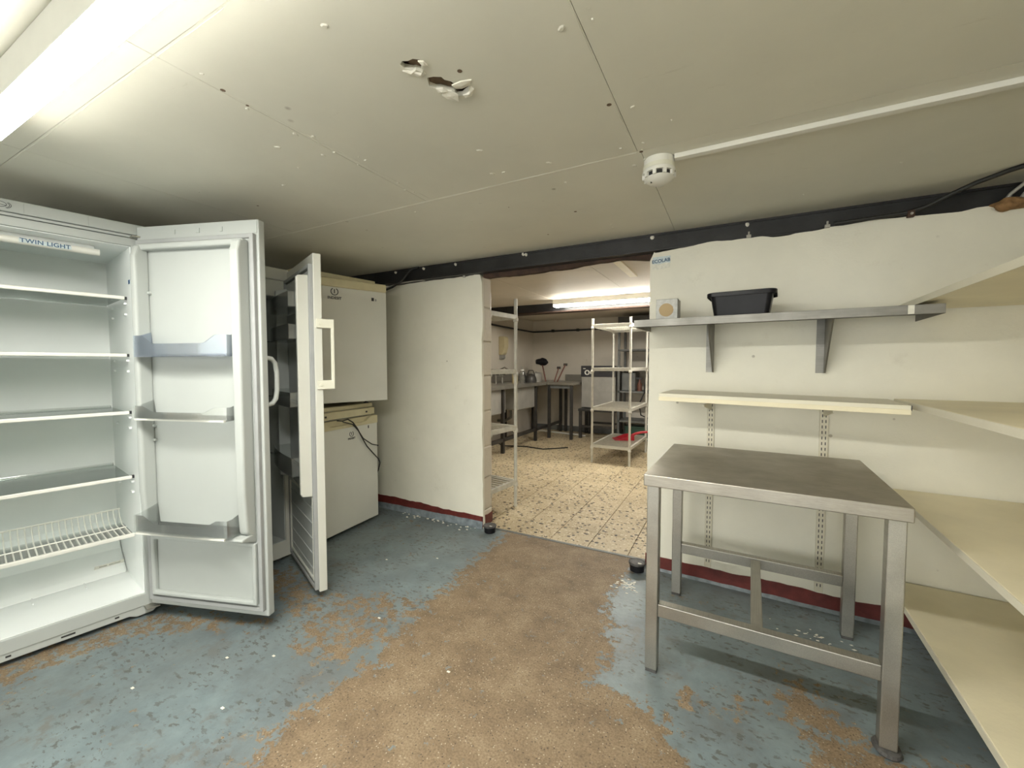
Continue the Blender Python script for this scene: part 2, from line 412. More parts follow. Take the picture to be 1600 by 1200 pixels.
def make_floor():
    st = 0.035; nx = int((XR - XL) / st) + 1; ny = int((2.44 - YN) / st) + 1
    vs = []; vals = []
    for j in range(ny + 1):
        for i in range(nx + 1):
            x = XL + (XR - XL) * i / nx; y = YN + (2.44 - YN) * j / ny
            vs.append((x, y, 0.0)); b = 0.19
            for top, poly in (BARE.values() if y > -0.75 else ()):
                s = poly_sd(x, y, poly); t = max(0.0, min(1.0, (s + 0.10) / 0.20)); t = t * t * (3 - 2 * t)
                b = max(b, 0.19 + (top - 0.19) * t)
            vals.append(b)
    w = nx + 1
    fs = [(j * w + i, j * w + i + 1, (j + 1) * w + i + 1, (j + 1) * w + i) for j in range(ny) for i in range(nx)]
    nb = len(vs); vs += [(XL, YN, -0.05), (XR, YN, -0.05), (XR, 2.44, -0.05), (XL, 2.44, -0.05)]
    vals += [0.1] * 4; fs.append((nb, nb + 3, nb + 2, nb + 1))
    me = bpy.data.meshes.new('floor'); me.from_pydata(vs, [], fs)
    a = me.attributes.new('bare', 'FLOAT', 'POINT'); a.data.foreach_set('value', vals)
    me.materials.append(M['floor'])
    return struct(link('floor', me), 'concrete floor with blue paint worn to brown in the walkway', 'floor')
make_floor()

# ------------------------------------------------------------------ kitchen floor behind: base and separate terrazzo tiles
RX0, RX1, RY1, RZC = -3.14, 1.32, 6.72, 1.90
fr = struct(box('floor_rear', 'grout', RX0, RX1, 2.44, RY1, -0.05, -0.004), 'beige terrazzo tiled floor of the kitchen beyond the opening', 'floor')
ts = 0.25
tm = MB().box(-ts / 2 + .0018, ts / 2 - .0018, -ts / 2 + .0018, ts / 2 - .0018, -0.0045, 0.0).build('tile', 'terrazzo', fr, bevel=0.0008, seg=1)
first = True
for j in range(17):
    for i in range(18):
        cx = -0.525 - 0.125 + ts * (6 - i) ; cy = 2.455 + ts / 2 + ts * j
        # only the wedge of floor that the opening lets one see (with a margin), the rest of the kitchen floor lies behind the walls
        if cx < RX0 + 0.1 or cx > 0.2 or cx < -0.80 * cy + 0.10 or cx > -0.13 * cy + 0.45 or cy > RY1 - .1: continue
        o = tm if first else link('tile', tm.data, fr)
        first = False
        o.location = (cx, cy, 0.0)
struct(MB().box(-1.52, -0.40, 2.432, 2.452, -0.002, 0.004).build('trim_1', 'dark_grey', bevel=0.001), 'thin worn metal strip between concrete and terrazzo', 'trim')

# ------------------------------------------------------------------ walls of the store room
struct(box('wall_left', 'wall', XL - 0.1, XL, YN - .1, 2.56, -0.05, 1.98), 'painted wall behind the fridges', 'wall')
struct(box('wall_right', 'wall', XR, XR + 0.1, YN - .1, 2.40, -0.05, 1.98), 'painted wall behind the fitted shelving', 'wall')
# the room stays open behind the camera to let added world fill light in

def ragged_wall(name, x0, x1, z1, yf, thick, seed, left_ragged, right_ragged, amp=0.008):
    """front skin of a block wall with uneven top and free edges, yf(x) gives its front"""
    pts = []
    n = 40
    if right_ragged:
        for k in range(n + 1):
            z = (z1 - 0.005) * k / n; pts.append((x1 + jag(seed, z, amp, 6) - (0.012 if k == n else 0), z))
    else: pts += [(x1, 0), (x1, z1)]
    for k in range(1, n * 2):
        x = x1 + (x0 - x1) * k / (n * 2); pts.append((x, z1 + jag(seed + 3, x, 0.014, 4)))
    if left_ragged:
        for k in range(n, -1, -1):
            z = (z1 - 0.005) * k / n; pts.append((x0 + jag(seed + 5, z, amp * .6, 6) + (0.02 if k == n else 0), z))
    else: pts += [(x0, z1), (x0, 0)]
    mb = MB(); m = len(pts)
    vs = [(x, yf(x), z) for x, z in pts] + [(x, yf(x) + thick, z) for x, z in pts]
    fs = [tuple(range(m)), tuple(range(2 * m - 1, m - 1, -1))] + [(i, m + i, m + (i + 1) % m, (i + 1) % m) for i in range(m)]
    mb.add(vs, fs)
    return mb

JX = -1.502
wl = struct(ragged_wall('wall_back_left', XL, JX + 0.004, 1.735, lambda x: 2.40, 0.022, 1, False, True).build('wall_back_left', 'wall', tri=True),
            'cream painted block wall between the stacked fridges and the opening', 'wall')
box('wall_core', 'block', XL, JX - 0.24, 2.4215, 2.525, -0.02, 1.73, wl)
cz = [-0.01, 0.118, 0.345, 0.561, 0.811, 1.055, 1.288, 1.520, 1.726]
for k in range(8):
    off = random.Random(k).uniform(-0.003, 0.003)
    mb = MB(); zz0, zz1 = cz[k] + 0.004, cz[k + 1] - 0.004
    mb.box(JX - 0.24, JX + off, 2.4215, 2.525 + off, zz0, zz1)
    mb.build('block', 'block', wl, bevel=0.006)
MB().box(JX - 0.24, JX - 0.010, 2.4215, 2.522, 0, 1.72).build('mortar', 'block', wl)

wr = struct(ragged_wall('wall_back_right', -0.405, XR, 1.742, pier_y, 0.12, 11, True, False, 0.006).build('wall_back_right', 'wall', tri=True),
            'cream painted wall carrying the shelves beside the opening', 'wall')

def paint_band(name, x0, x1, yf, zt, zb, seed, label, yfront=0.004, at=0.008, ab=0.006, foot=0.03):
    n = 60; vs = []; 
    for k in range(n + 1):
        x = x0 + (x1 - x0) * k / n; t = k / n
        top = zt[0] + (zt[1] - zt[0]) * t + jag(seed, x, at, 10); bot = zb[0] + (zb[1] - zb[0]) * t + jag(seed + 2, x, ab, 13)
        bot = max(0.0, bot)
        for y in (yf(x) - yfront, yf(x) + 0.002):
            vs += [(x, y, bot), (x, y, top)]
    fs = []
    for k in range(n):
        a, b = 4 * k, 4 * (k + 1)
        fs += [(a, b, b + 1, a + 1), (a + 2, a + 3, b + 3, b + 2), (a + 1, b + 1, b + 3, a + 3), (a, a + 2, b + 2, b)]
    fs += [(0, 1, 3, 2), (4 * n, 4 * n + 2, 4 * n + 3, 4 * n + 1)]
    o = struct(MB().add(vs, fs).build(name, 'red'), label, 'baseboard')
    vs = []; m = 40
    for k in range(m + 1):
        x = x0 + (x1 - x0) * k / m; y = yf(x) - 0.0022
        vs += [(x, y - 0.010 - abs(jag(seed + 8, x, 0.006, 9)), -0.002), (x, y - 0.0012, foot * (0.7 + 0.3 * k / m) + jag(seed + 6, x, 0.004, 12)), (x, y + .002, -0.002)]
    fs = []
    for k in range(m):
        a, b = 3 * k, 3 * k + 3
        fs += [(a, b, b + 1, a + 1), (a + 1, b + 1, b + 2, a + 2), (a + 2, b + 2, b, a)]
    fs += [(0, 1, 2), (3 * m, 3 * m + 2, 3 * m + 1)]
    MB().add(vs, fs).build('painted_foot', 'foot_paint', o)
    return o
b1 = paint_band('baseboard_back_left', XL, JX + 0.004, lambda x: 2.40, (0.115, 0.082), (0.040, 0.012), 3, 'dark red skirting below the wall beside the stacked fridges', foot=0.055)
mb = MB(); mb.prism([(2.396, 0.012), (2.528, 0.010), (2.528, 0.085), (2.47, 0.080), (2.42, 0.088), (2.396, 0.082)], JX - 0.002, JX + 0.006, 'x'); mb.build('jamb_return', 'red', b1)
MB().prism([(2.396, 0.0), (2.528, 0.0), (2.528, 0.0125), (2.396, 0.0125)], JX - 0.004, JX + 0.004, 'x').build('jamb_foot', 'block', b1)
b2 = paint_band('baseboard_back_right', -0.408, XR, pier_y, (0.078, 0.085), (0.010, 0.008), 21, 'dark red skirting below the shelves, behind the steel table', ab=0.010, foot=0.020)

# ------------------------------------------------------------------ steel beam over the opening
bm_ = struct(MB().box(XL, XR, 2.385, 2.48, 1.752, ZC).build('steel_beam', 'beam', bevel=0.004), 'black painted steel beam running over the opening', 'beam')
MB().box(XL, XR, 2.362, 2.50, 1.742, 1.753).build('flange', 'beam', bm_, bevel=0.002)
MB().box(XL, XR, 2.379, 2.386, ZC - 0.012, ZC - 0.002).build('top_flange', 'beam', bm_)
n = 30; pts = [(-1.50, 1.743)] + [(-0.41, 1.743)]
for k in range(n + 1):
    x = -0.41 - 1.09 * k / n; pts.append((x, 1.722 + jag(40, x, 0.018, 3)))
MB().prism(pts, 2.42, 2.455, 'y').build('packing_board', 'rust', bm_, tri=True)
rnd = random.Random(5)
for k, x in enumerate((-1.98, -1.70, -1.16, -1.18, 0.05, -0.40, -2.25)):
    mb = MB(); mb.lathe([(0.0, -0.004), (0.009, -0.003), (0.012, 0.0), (0.008, 0.004), (0.0, 0.005)], 7)
    mb.build('plaster_dab', 'raw_plaster', bm_, (x, 2.383, ZC - 0.012 - rnd.random() * 0.008), (R(90), 0, rnd.random()))

# ------------------------------------------------------------------ ceiling: a slab with separate boards under it
ce = struct(box('ceiling', 'void', XL - .1, XR + .1, YN - .1, 2.56, 1.95, 1.98), 'low boarded ceiling with a ragged hole and open joints', 'ceiling')
G = 0.0008
HOLES = [
    [(-0.711, 0.776), (-0.699, 0.770), (-0.687, 0.776), (-0.672, 0.776), (-0.660, 0.785), (-0.661, 0.800), (-0.672, 0.806), (-0.681, 0.821), (-0.690, 0.808), (-0.697, 0.806), (-0.711, 0.792)],
    [(-0.684, 0.842), (-0.668, 0.846), (-0.651, 0.856), (-0.650, 0.868), (-0.640, 0.880), (-0.636, 0.897), (-0.612, 0.896), (-0.606, 0.912), (-0.622, 0.932), (-0.645, 0.940), (-0.660, 0.936), (-0.655, 0.918), (-0.668, 0.906), (-0.679, 0.892), (-0.690, 0.886), (-0.699, 0.870)],
]
def board(x0, x1, y0, y1, holes=()):
    bm = bmesh.new()
    loops = [[(x0 + G, y0 + G), (x1 - G, y0 + G), (x1 - G, y1 - G), (x0 + G, y1 - G)]] + list(holes)
    es = []
    for lp in loops:
        vs = [bm.verts.new((x, y, 0)) for x, y in lp]
        es += [bm.edges.new((vs[i], vs[(i + 1) % len(vs)])) for i in range(len(vs))]
    r = bmesh.ops.triangle_fill(bm, use_beauty=True, use_dissolve=False, edges=es)
    fs = [g for g in r['geom'] if isinstance(g, bmesh.types.BMFace)]
    ex = bmesh.ops.extrude_face_region(bm, geom=fs)
    bmesh.ops.translate(bm, vec=(0, 0, 0.0125), verts=[g for g in ex['geom'] if isinstance(g, bmesh.types.BMVert)])
    bmesh.ops.recalc_face_normals(bm, faces=bm.faces[:])
    me = bpy.data.meshes.new('ceiling_board'); bm.to_mesh(me); bm.free(); me.materials.append(M['ceiling'])
    return link('ceiling_board', me, ce, (0, 0, ZC))
for y0, y1, xs in ((YN, -2.4, (XL, -1.64, -0.295, XR)), (-2.4, -0.47, (XL, -1.64, -0.295, XR)), (-0.47, 0.488, (XL, -2.09, -1.19, -0.295, 0.60, XR)),
                   (0.488, 1.452, (XL, -2.09, -1.19, -0.295, XR)), (1.452, 2.385, (XL, -0.285, XR))):
    for a, b in zip(xs[:-1], xs[1:]):
        hs = [h for h in HOLES if all(a < x < b and y0 < y < y1 for x, y in h)]
        board(a, b, y0, y1, hs)
box('joist', 'void', -0.70, -0.655, YN, 2.38, 1.853, 1.949, ce)
# joint filler proud of the boards: thin uneven scrim lines
def filler(name, pts, w, seed):
    mb = MB(); n = 46
    (x0, y0), (x1, y1) = pts; L = math.hypot(x1 - x0, y1 - y0); nx_, ny_ = -(y1 - y0) / L, (x1 - x0) / L
    vs = []; 
    for k in range(n + 1):
        t = k / n; x = x0 + (x1 - x0) * t; y = y0 + (y1 - y0) * t
        ww = w * (0.45 + 0.8 * abs(noise.noise(Vector((t * L * 9, seed, 0))))); o = jag(seed, t * L, 0.002, 8)
        dz = -0.0004 - 0.0022 * max(0, noise.noise(Vector((t * L * 14, seed + 4, 0))) + 0.15)
        vs += [(x + nx_ * (o - ww), y + ny_ * (o - ww), ZC + 0.002), (x + nx_ * o, y + ny_ * o, ZC + dz), (x + nx_ * (o + ww), y + ny_ * (o + ww), ZC + 0.002)]
    fs = []
    for k in range(n):
        a, b = 3 * k, 3 * k + 3
        fs += [(a, a + 1, b + 1, b), (a + 1, a + 2, b + 2, b + 1)]
    return mb.add(vs, fs).build(name, 'ceiling', ce)
filler('joint_filler', ((-0.299, 0.55), (-0.299, 1.40)), 0.004, 1)
filler('joint_filler', ((-1.19, 0.50), (-1.16, 1.44)), 0.010, 2)
filler('joint_filler', ((-2.2, 0.494), (-0.9, 0.494)), 0.004, 3)
filler('joint_filler', ((-2.9, 1.457), (-0.30, 1.457)), 0.003, 4)
# nail pops and dabs of filler, mostly along the joints
rnd = random.Random(21); pops = []
for k in range(16): pops.append((-0.297 + rnd.choice((-1, 1)) * rnd.uniform(0.012, 0.045), rnd.uniform(0.62, 1.75)))
for k in range(16): pops.append((-1.18 + rnd.gauss(0, 0.02), rnd.uniform(0.55, 1.42)))
for k in range(26): pops.append((rnd.uniform(-2.0, -0.4), rnd.uniform(0.6, 2.2)))
for k in range(8): pops.append((rnd.uniform(-0.2, 0.9), rnd.uniform(0.6, 2.2)))
for k, (x, y) in enumerate(pops):
    r = rnd.uniform(0.003, 0.009)
    if k % 3 == 0:
        MB().lathe([(r * 0.9, -0.0012), (r * 0.5, -0.0014), (r * 0.45, 0.0)], 9).build('nail_hole', 'void' if k % 2 else 'ceiling', ce, (x, y, ZC + .0006), (0, 0, k))
    else:
        MB().add([(r * q * math.cos(a) * 1.5, r * q * math.sin(a), z) for q, z in ((1.0, 0.0006), (0.55, -0.0024)) for a in [2 * math.pi * i / 9 + .2 * (i % 2) for i in range(9)]],
                 [tuple(range(9, 18))] + [(i, (i + 1) % 9, 9 + (i + 1) % 9, 9 + i) for i in range(9)]).build('filler_dab', 'ceiling', ce, (x, y, ZC), (0, 0, k * 1.3))
# torn plaster around the hole
def flap(pts, z0, tilt, seed):
    mb = MB(); c = (sum(p[0] for p in pts) / len(pts), sum(p[1] for p in pts) / len(pts)); n = len(pts)
    top = [(x, y, ZC + z0 - tilt * ((x - c[0]) * 0.5 + (y - c[1]))) for x, y in pts]
    vs = [(x, y, z - 0.0035) for x, y, z in top] + top + [(c[0], c[1], ZC + z0 - 0.007)]
    fs = [(i, (i + 1) % n, 2 * n) for i in range(n)] + [(i, n + i, n + (i + 1) % n, (i + 1) % n) for i in range(n)] + [tuple(range(2 * n - 1, n - 1, -1))]
    return mb.add(vs, fs).build('plaster_flap', 'raw_plaster', ce)
flap([(-0.716, 0.790), (-0.700, 0.803), (-0.690, 0.806), (-0.694, 0.818), (-0.705, 0.815), (-0.717, 0.800)], 0.0, -0.10, 1)
flap([(-0.694, 0.807), (-0.683, 0.820), (-0.672, 0.812), (-0.676, 0.828), (-0.690, 0.830), (-0.699, 0.820)], -0.001, -0.12, 2)
flap([(-0.688, 0.882), (-0.670, 0.888), (-0.664, 0.902), (-0.677, 0.904), (-0.690, 0.896)], -0.001, 0.1, 3)
flap([(-0.676, 0.898), (-0.655, 0.906), (-0.648, 0.922), (-0.660, 0.944), (-0.684, 0.926), (-0.690, 0.910)], -0.002, 0.12, 4)
flap([(-0.640, 0.884), (-0.612, 0.886), (-0.590, 0.898), (-0.606, 0.914), (-0.628, 0.912), (-0.640, 0.902)], -0.001, -0.15, 5)
flap([(-0.640, 0.934), (-0.616, 0.930), (-0.604, 0.916), (-0.600, 0.926), (-0.618, 0.944), (-0.640, 0.946)], -0.001, 0.08, 6)
flap([(-0.662, 0.782), (-0.652, 0.790), (-0.652, 0.806), (-0.664, 0.806)], -0.001, -0.08, 7)

# ------------------------------------------------------------------ kitchen shell behind
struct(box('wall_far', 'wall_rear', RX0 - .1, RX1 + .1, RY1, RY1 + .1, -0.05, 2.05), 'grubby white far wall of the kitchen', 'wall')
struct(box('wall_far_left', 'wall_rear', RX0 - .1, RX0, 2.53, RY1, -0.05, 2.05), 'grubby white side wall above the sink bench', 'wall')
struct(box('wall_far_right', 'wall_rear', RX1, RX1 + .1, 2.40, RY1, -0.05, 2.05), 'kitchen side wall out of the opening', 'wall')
cr = struct(box('ceiling_rear', 'void', RX0 - .1, RX1 + .1, 2.40, RY1 + .1, RZC + .012, 2.05), 'boarded kitchen ceiling seen under the beam', 'ceiling')
for x0, x1 in ((RX0, -1.9), (-1.9, -1.0), (-1.0, 0.2), (0.2, RX1)):
    for y0, y1 in ((2.50, 3.30), (3.30, 4.20), (4.20, 5.6), (5.6, RY1)):
        box('ceiling_board', 'ceil_rear', x0 + .002, x1 - .002, y0 + .002, y1 - .002, RZC, RZC + 0.012, cr)
box('cover_strip', 'shelf_cream', -0.80, -0.74, 2.9, 3.7, RZC - 0.012, RZC, cr)
rb = struct(box('rear_beam', 'beam', RX0, RX1, 4.88, 5.0, 1.80, RZC), 'dark steel beam crossing the kitchen ceiling', 'beam')
box('flange', 'rust', RX0, RX1, 4.86, 5.02, 1.785, 1.80, rb)
bf = struct(box('baseboard_far', 'dark_grey', RX0, RX1, RY1 - 0.012, RY1, 0, 0.09), 'dark grimy skirting along the far kitchen wall', 'baseboard')

# ================================================================== LIGHTS
t = thing('fluorescent_batten', 'slim lit fluorescent batten on the low ceiling by the open fridge', 'ceiling light', (-1.83, 0.356, ZC))
box('spine', 'white_plastic', 0.0, 1.80, -0.0299, 0.0299, -0.0805, -0.0005, t, 0.001)
MB().box(0.012, 1.788, -0.030, 0.030, -0.085, -0.081).build('diffuser', 'tube_front', t, bevel=0.0015)
for x in (0.0, 1.788): box('end_cap', 'white_plastic', x, x + 0.012, -0.031, 0.031, -0.086, -0.0005, t, 0.003)
t = thing('fluorescent_batten', 'lit fluorescent batten on the kitchen ceiling seen through the opening', 'ceiling light', (-1.90, 4.66, RZC))
box('spine', 'white_plastic', 0.0, 1.80, -0.044, 0.044, -0.060, -0.0005, t, 0.002)
MB().box(0.012, 1.788, -0.045, 0.045, -0.085, -0.0605).build('diffuser', 'tube_rear', t, bevel=0.006)
for x in (0.0, 1.788): box('end_cap', 'white_plastic', x, x + 0.012, -0.046, 0.046, -0.086, -0.0005, t, 0.003)

# ================================================================== FRIDGES
UP = (R(90), 0, R(90))      # lettering on a face that looks along local +x
def emblem(parent, x, y, z, s=1.0):
    mb = MB(); n = 20
    pts = [(0, math.cos(a) * 0.0175 * s, math.sin(a) * 0.0175 * s) for a in [R(118 + 304 * k / n) for k in range(n + 1)]]
    mb.tube(pts, 0.0021 * s, 6)
    mb.build('emblem_ring', 'ink', parent, (x, y, z + 0.024 * s))
    MB().tube([(0, 0, -0.008 * s), (0, 0, 0.012 * s)], 0.0022 * s, 6).build('emblem_stroke', 'ink', parent, (x, y, z + 0.024 * s))
    lettering('lettering', 'INDESIT', 0.0185 * s, 'ink', parent, (x, y, z - 0.008 * s), UP, 0.0004, 1.05, 0.0006)

def tray(w, d, h, lip=0.0, dip=0.4, th=0.003):
    """door bin: x is depth (0 at the door, -d free front), y its width, bowed and low in front; one closed shell"""
    path = []
    for k in range(4): path.append((-d * k / 4, 0.0, h + lip * (1 - k / 3)))
    n = 28
    for k in range(n + 1):
        t = k / n; e = min(t, 1 - t) * w
        hh = h if e < 0.05 else h * (1 - dip) + h * dip * max(0.0, 1 - (e - 0.05) / 0.05)
        path.append((-d - 0.012 * math.sin(math.pi * t), t * w, hh))
    for k in range(3, -1, -1): path.append((-d * k / 4, w, h + lip * (1 - k / 3)))
    path.append((0.0, w - 0.01, 0.012)); path.append((0.0, 0.01, 0.012))
    m = len(path); c = (-d / 2, w / 2); vs = []
    for x, y, z in path: vs.append((x, y, 0.0))
    for x, y, z in path: vs.append((x, y, z))
    def ins(x, y): return (min(max(x, -d - 0.012) + th, -th) if x < -0.001 else -th, min(max(y, th), w - th))
    for x, y, z in path: vs.append((*ins(x, y), z))
    for x, y, z in path: vs.append((*ins(x, y), th))
    fs = [tuple(range(m - 1, -1, -1)), tuple(range(3 * m, 4 * m))]
    for q in range(3):
        for i in range(m): fs.append((q * m + i, q * m + (i + 1) % m, (q + 1) * m + (i + 1) % m, (q + 1) * m + i))
    return MB().add(vs, fs)

def frame_mesh(mb, outer, inner, a, b, axis):
    def P(u, w, t): return {'x': (t, u, w), 'z': (u, w, t)}[axis]
    vs = [P(u, w, t) for t in (a, b) for lp in (outer, inner) for u, w in lp]; fs = []
    for i in range(4):
        j = (i + 1) % 4
        fs += [(i, j, 4 + j, 4 + i), (8 + i, 12 + i, 12 + j, 8 + j), (i, 8 + i, 8 + j, j), (4 + i, 4 + j, 12 + j, 12 + i)]
    return mb.add(vs, fs)

def ring(mb, x0, x1, y0, y1, z0, z1, w):
    return frame_mesh(mb, [(y0, z0), (y1, z0), (y1, z1), (y0, z1)], [(y0 + w, z0 + w), (y1 - w, z0 + w), (y1 - w, z1 - w), (y0 + w, z1 - w)], x0, x1, 'x')

def open_box(x0, x1, y0, y1, z0, z1, back, side, bot, top):
    """cabinet open on its x1 side"""
    o = [(y0, z0), (y1, z0), (y1, z1), (y0, z1)]; n = [(y0 + side, z0 + bot), (y1 - side, z0 + bot), (y1 - side, z1 - top), (y0 + side, z1 - top)]
    vs = [(x0, y, z) for y, z in o] + [(x1, y, z) for y, z in o] + [(x1, y, z) for y, z in n] + [(x0 + back, y, z) for y, z in n]
    fs = [(0, 1, 2, 3), (12, 13, 14, 15)]
    for i in range(4):
        j = (i + 1) % 4
        fs += [(i, j, 4 + j, 4 + i), (4 + i, 4 + j, 8 + j, 8 + i), (8 + i, 8 + j, 12 + j, 12 + i)]
    return MB().add(vs, fs)

def larder_fridge():
    W, D, H = 0.595, 0.56, 1.735
    f = thing('larder_fridge', 'tall white larder fridge standing wide open with empty glass shelves', 'fridge', (-2.30, 0.885, 0), R(-9.5))
    # open cabinet: outer shell as five panels in one mesh
    tk = 0.045; zt = 1.676
    open_box(-D, 0, -W, 0, 0.05, zt, tk, tk, 0.055, 0.034).build('cabinet', 'fridge', f, bevel=0.003)
    MB().box(-D, -0.02, -W, 0, zt + .0005, H - 0.004).build('cabinet_top', 'fridge', f, bevel=0.003)
    # liner
    lx0, lx1, ly0, ly1, lz0, lz1 = -D + tk, -0.012, -W + tk, -tk, 0.105, zt - 0.034
    e = 0.003
    ln = open_box(lx0, lx1, ly0, ly1, lz0, lz1, e, e, e, e).build('liner', 'liner', f)
    # moulded hump over the compressor, with its rounded step
    mb = MB(); mb.prism([(lx0, 0.108), (lx0 + 0.20, 0.108), (lx0 + 0.17, 0.135), (lx0 + 0.08, 0.20), (lx0, 0.34)], ly0 + .004, ly1 - .004, 'y')
    mb.build('compressor_hump', 'liner', ln, bevel=0.008)
    for y in (-0.20, -0.36): MB().box(lx0 + 0.189, lx0 + 0.26, y - 0.002, y + 0.002, 0.108, 0.114).build('floor_rib', 'liner', ln)
    MB().box(lx0 + 0.183, lx0 + 0.187, ly0 + .01, ly1 - .01, 0.1075, 0.1115).build('floor_rib', 'liner', ln)
    # shelf runners moulded in both sides
    for z in (1.425, 1.170, 0.912, 0.618):
        for dz in (-0.022, -0.07):
            for s, yy in ((-1, ly1 - e), (1, ly0 + e)):
                for xa in (-0.13, -0.40): MB().box(xa, xa + 0.026, yy, yy + s * 0.010, z + dz - 0.004, z + dz + 0.006).build('runner', 'liner', ln, bevel=0.002)
    for z in (1.425, 1.170, 0.912, 0.618):
        sh = MB().box(lx0 + 0.03, -0.097, ly0 + .014, ly1 - .014, z, z + 0.004).build('glass_shelf', 'glass', f)
        MB().box(-0.100, -0.088, ly0 + .012, ly1 - .012, z - 0.005, z + 0.010).build('front_trim', 'white_plastic', sh, bevel=0.003)
        MB().box(lx0 + .016, lx0 + 0.034, ly0 + .012, ly1 - .012, z - 0.003, z + 0.012).build('rear_trim', 'clear', sh, bevel=0.003)
        for s, yy in ((1, ly1 - .014), (-1, ly0 + .014)):
            MB().box(-0.112, -0.098, yy - .001, yy + s * 0.010 + .001, z - 0.004, z + 0.009).build('shelf_clip', 'ink', sh)
    # ribbed salad cover at the bottom
    rk = MB(); z = 0.352
    rk.box(-0.112, -0.096, ly0 + .01, ly1 - .01, z - 0.008, z + 0.008)
    rackp = rk.build('crisper_shelf', 'white_plastic', f, bevel=0.003)
    MB().box(-0.34, -0.112, ly0 + .012, ly1 - .012, z - 0.002, z + 0.002).build('cover_plate', 'clear', rackp)
    mb = MB()
    for k in range(24):
        y = ly0 + 0.02 + (ly1 - ly0 - 0.04) * k / 23
        mb.tube([(-0.115, y, z + .003), (-0.30, y, z + .004), (-0.345, y, z + 0.030), (-0.365, y, z + 0.065)], 0.0026, 5)
    mb.tube([(-0.365, ly0 + .015, z + 0.066), (-0.365, ly1 - .015, z + 0.066)], 0.004, 6); mb.tube([(-0.235, ly0 + .015, z + 0.006), (-0.235, ly1 - .015, z + 0.006)], 0.003, 6)
    mb.build('rib_grid', 'white_plastic', rackp)['kind'] = 'stuff'
    # rating label
    lb = MB().box(0, 0.001, -0.16, -0.055, -0.02, 0.02).build('rating_label', 'paper', f, (lx0 + 0.155, 0, 0.150), (0, R(38), 0))
    lettering('label_print', 'R600a  220-240V', 0.011, 'ink', lb, (0.0012, -0.105, 0.008), UP, 0.0002); lettering('label_print', 'IIIIIIIIIIIIIII', 0.012, 'ink', lb, (0.0012, -0.085, -0.008), UP, 0.0002)
    # light bar
    lt = MB().tube([(-0.10, ly0 + 0.03, 1.612), (-0.10, ly1 - 0.085, 1.612)], 0.014, 14).build('light_bar', 'white_plastic', f, smooth=False); smooth_angle(lt)
    MB().box(-0.135, -0.102, ly0 + .05, ly1 - 0.10, 1.618, 1.638).build('light_mount', 'liner', lt)
    MB().box(-0.0862, -0.0856, -0.355, -0.215, 1.604, 1.620).build('light_band', 'pale_blue_paper', lt)
    lettering('lettering', 'TWIN LIGHT', 0.0225, 'blue_ink', lt, (-0.0852, -0.285, 1.612), UP, 0.0004, 1.06, 0.0004)
    # top fascia with dial
    mb = MB(); mb.box(-0.02, 0.012, -W, 0, zt + 0.014, H); fa = mb.build('fascia', 'fridge', f, bevel=0.004)
    MB().box(-0.02, 0.004, -W + .004, -0.004, zt + .002, zt + 0.012).build('fascia_groove', 'fridge', fa, bevel=0.001)
    for y in (-0.175, -0.345): MB().box(0.0118, 0.0126, y, y + 0.0015, zt + 0.018, H - 0.006).build('seam', 'gasket', fa)
    dial = MB().tube([(0.0122, -0.405 + 0.020 * math.cos(a), 1.713 + 0.010 * math.sin(a)) for a in [R(360 * k / 20) for k in range(21)]], 0.0009, 5).build('dial_mark', 'ink', fa)
    for rr in (0.027, 0.031): MB().tube([(0.0122, -0.405 + rr * math.cos(a), 1.712 + rr * .5 * math.sin(a)) for a in [R(-50 + 90 * k / 8) for k in range(9)]], 0.0008, 5).build('dial_arc', 'ink', fa)
    MB().tube([(0.0122, -0.430, 1.714), (0.0122, -0.385, 1.710)], 0.0008, 5).build('dial_line', 'ink', fa)
    # plinth with slots
    pts = [(-W, 0.052), (-W, 0.012), (-W + 0.06, 0.012), (-W + 0.08, 0.022), (-0.10, 0.022), (-0.075, 0.010), (-0.02, 0.012), (0, 0.03), (0, 0.052)]
    pl = MB().prism([(y, z) for y, z in pts], -0.02, -0.004, 'x').build('plinth', 'fridge', f, bevel=0.002)
    for y in (-0.14, -0.285, -0.44): MB().box(-0.0045, -0.0035, y - (0.02 if y == -0.285 else .007), y + (0.02 if y == -0.285 else .007), 0.034, 0.041).build('slot', 'dark_gap', pl)
    for y in (-W + .05, -0.05):
        for x in (-0.05, -D + .05): MB().lathe([(0.018, 0), (0.018, 0.01), (0.008, 0.012), (0.008, 0.051)], 12, (x, y, 0)).build('foot', 'dusty_black', f)
    MB().box(-0.055, -0.030, ly1 - .0045, ly1 - .0035, 1.485, 1.502).build('energy_sticker', 'blue_tag', f)
    for z in (0.048, 1.678):
        MB().box(-0.02, 0.045, -0.05, -0.004, z - 0.003, z + 0.003).build('hinge', 'steel', f, bevel=0.001)
    # ---- door, modelled closed around its hinge pin and swung open
    px, py = 0.032, -0.014
    X = lambda a: a - px
    Y = lambda b: b - py
    d0, d1 = 0.062, 1.722
    mb = MB(); mb.box(X(0.022), X(0.056), Y(-W), Y(0), d0, d1)
    dr = mb.build('door', 'fridge', f, (px, py, 0), (0, 0, R(117.5)), bevel=0.005)
    MB().box(X(0.0195), X(0.0225), Y(-W + .005), Y(-0.005), d1 - 0.056, d1 - 0.002).build('top_cap', 'fridge', dr, bevel=0.001)
    for y, w in ((-0.20, .012), (-0.32, .018), (-0.43, .012)):
        MB().box(X(0.0165), X(0.0196), Y(y), Y(y + w), d1 - 0.042, d1 - 0.022).build('cap_lug', 'fridge', dr, bevel=0.001)
    ring(MB(), X(0.004), X(0.0225), Y(-W + .012), Y(-0.012), d0 + .028, d1 - 0.060, 0.018).build('gasket', 'gasket', dr, bevel=0.003)
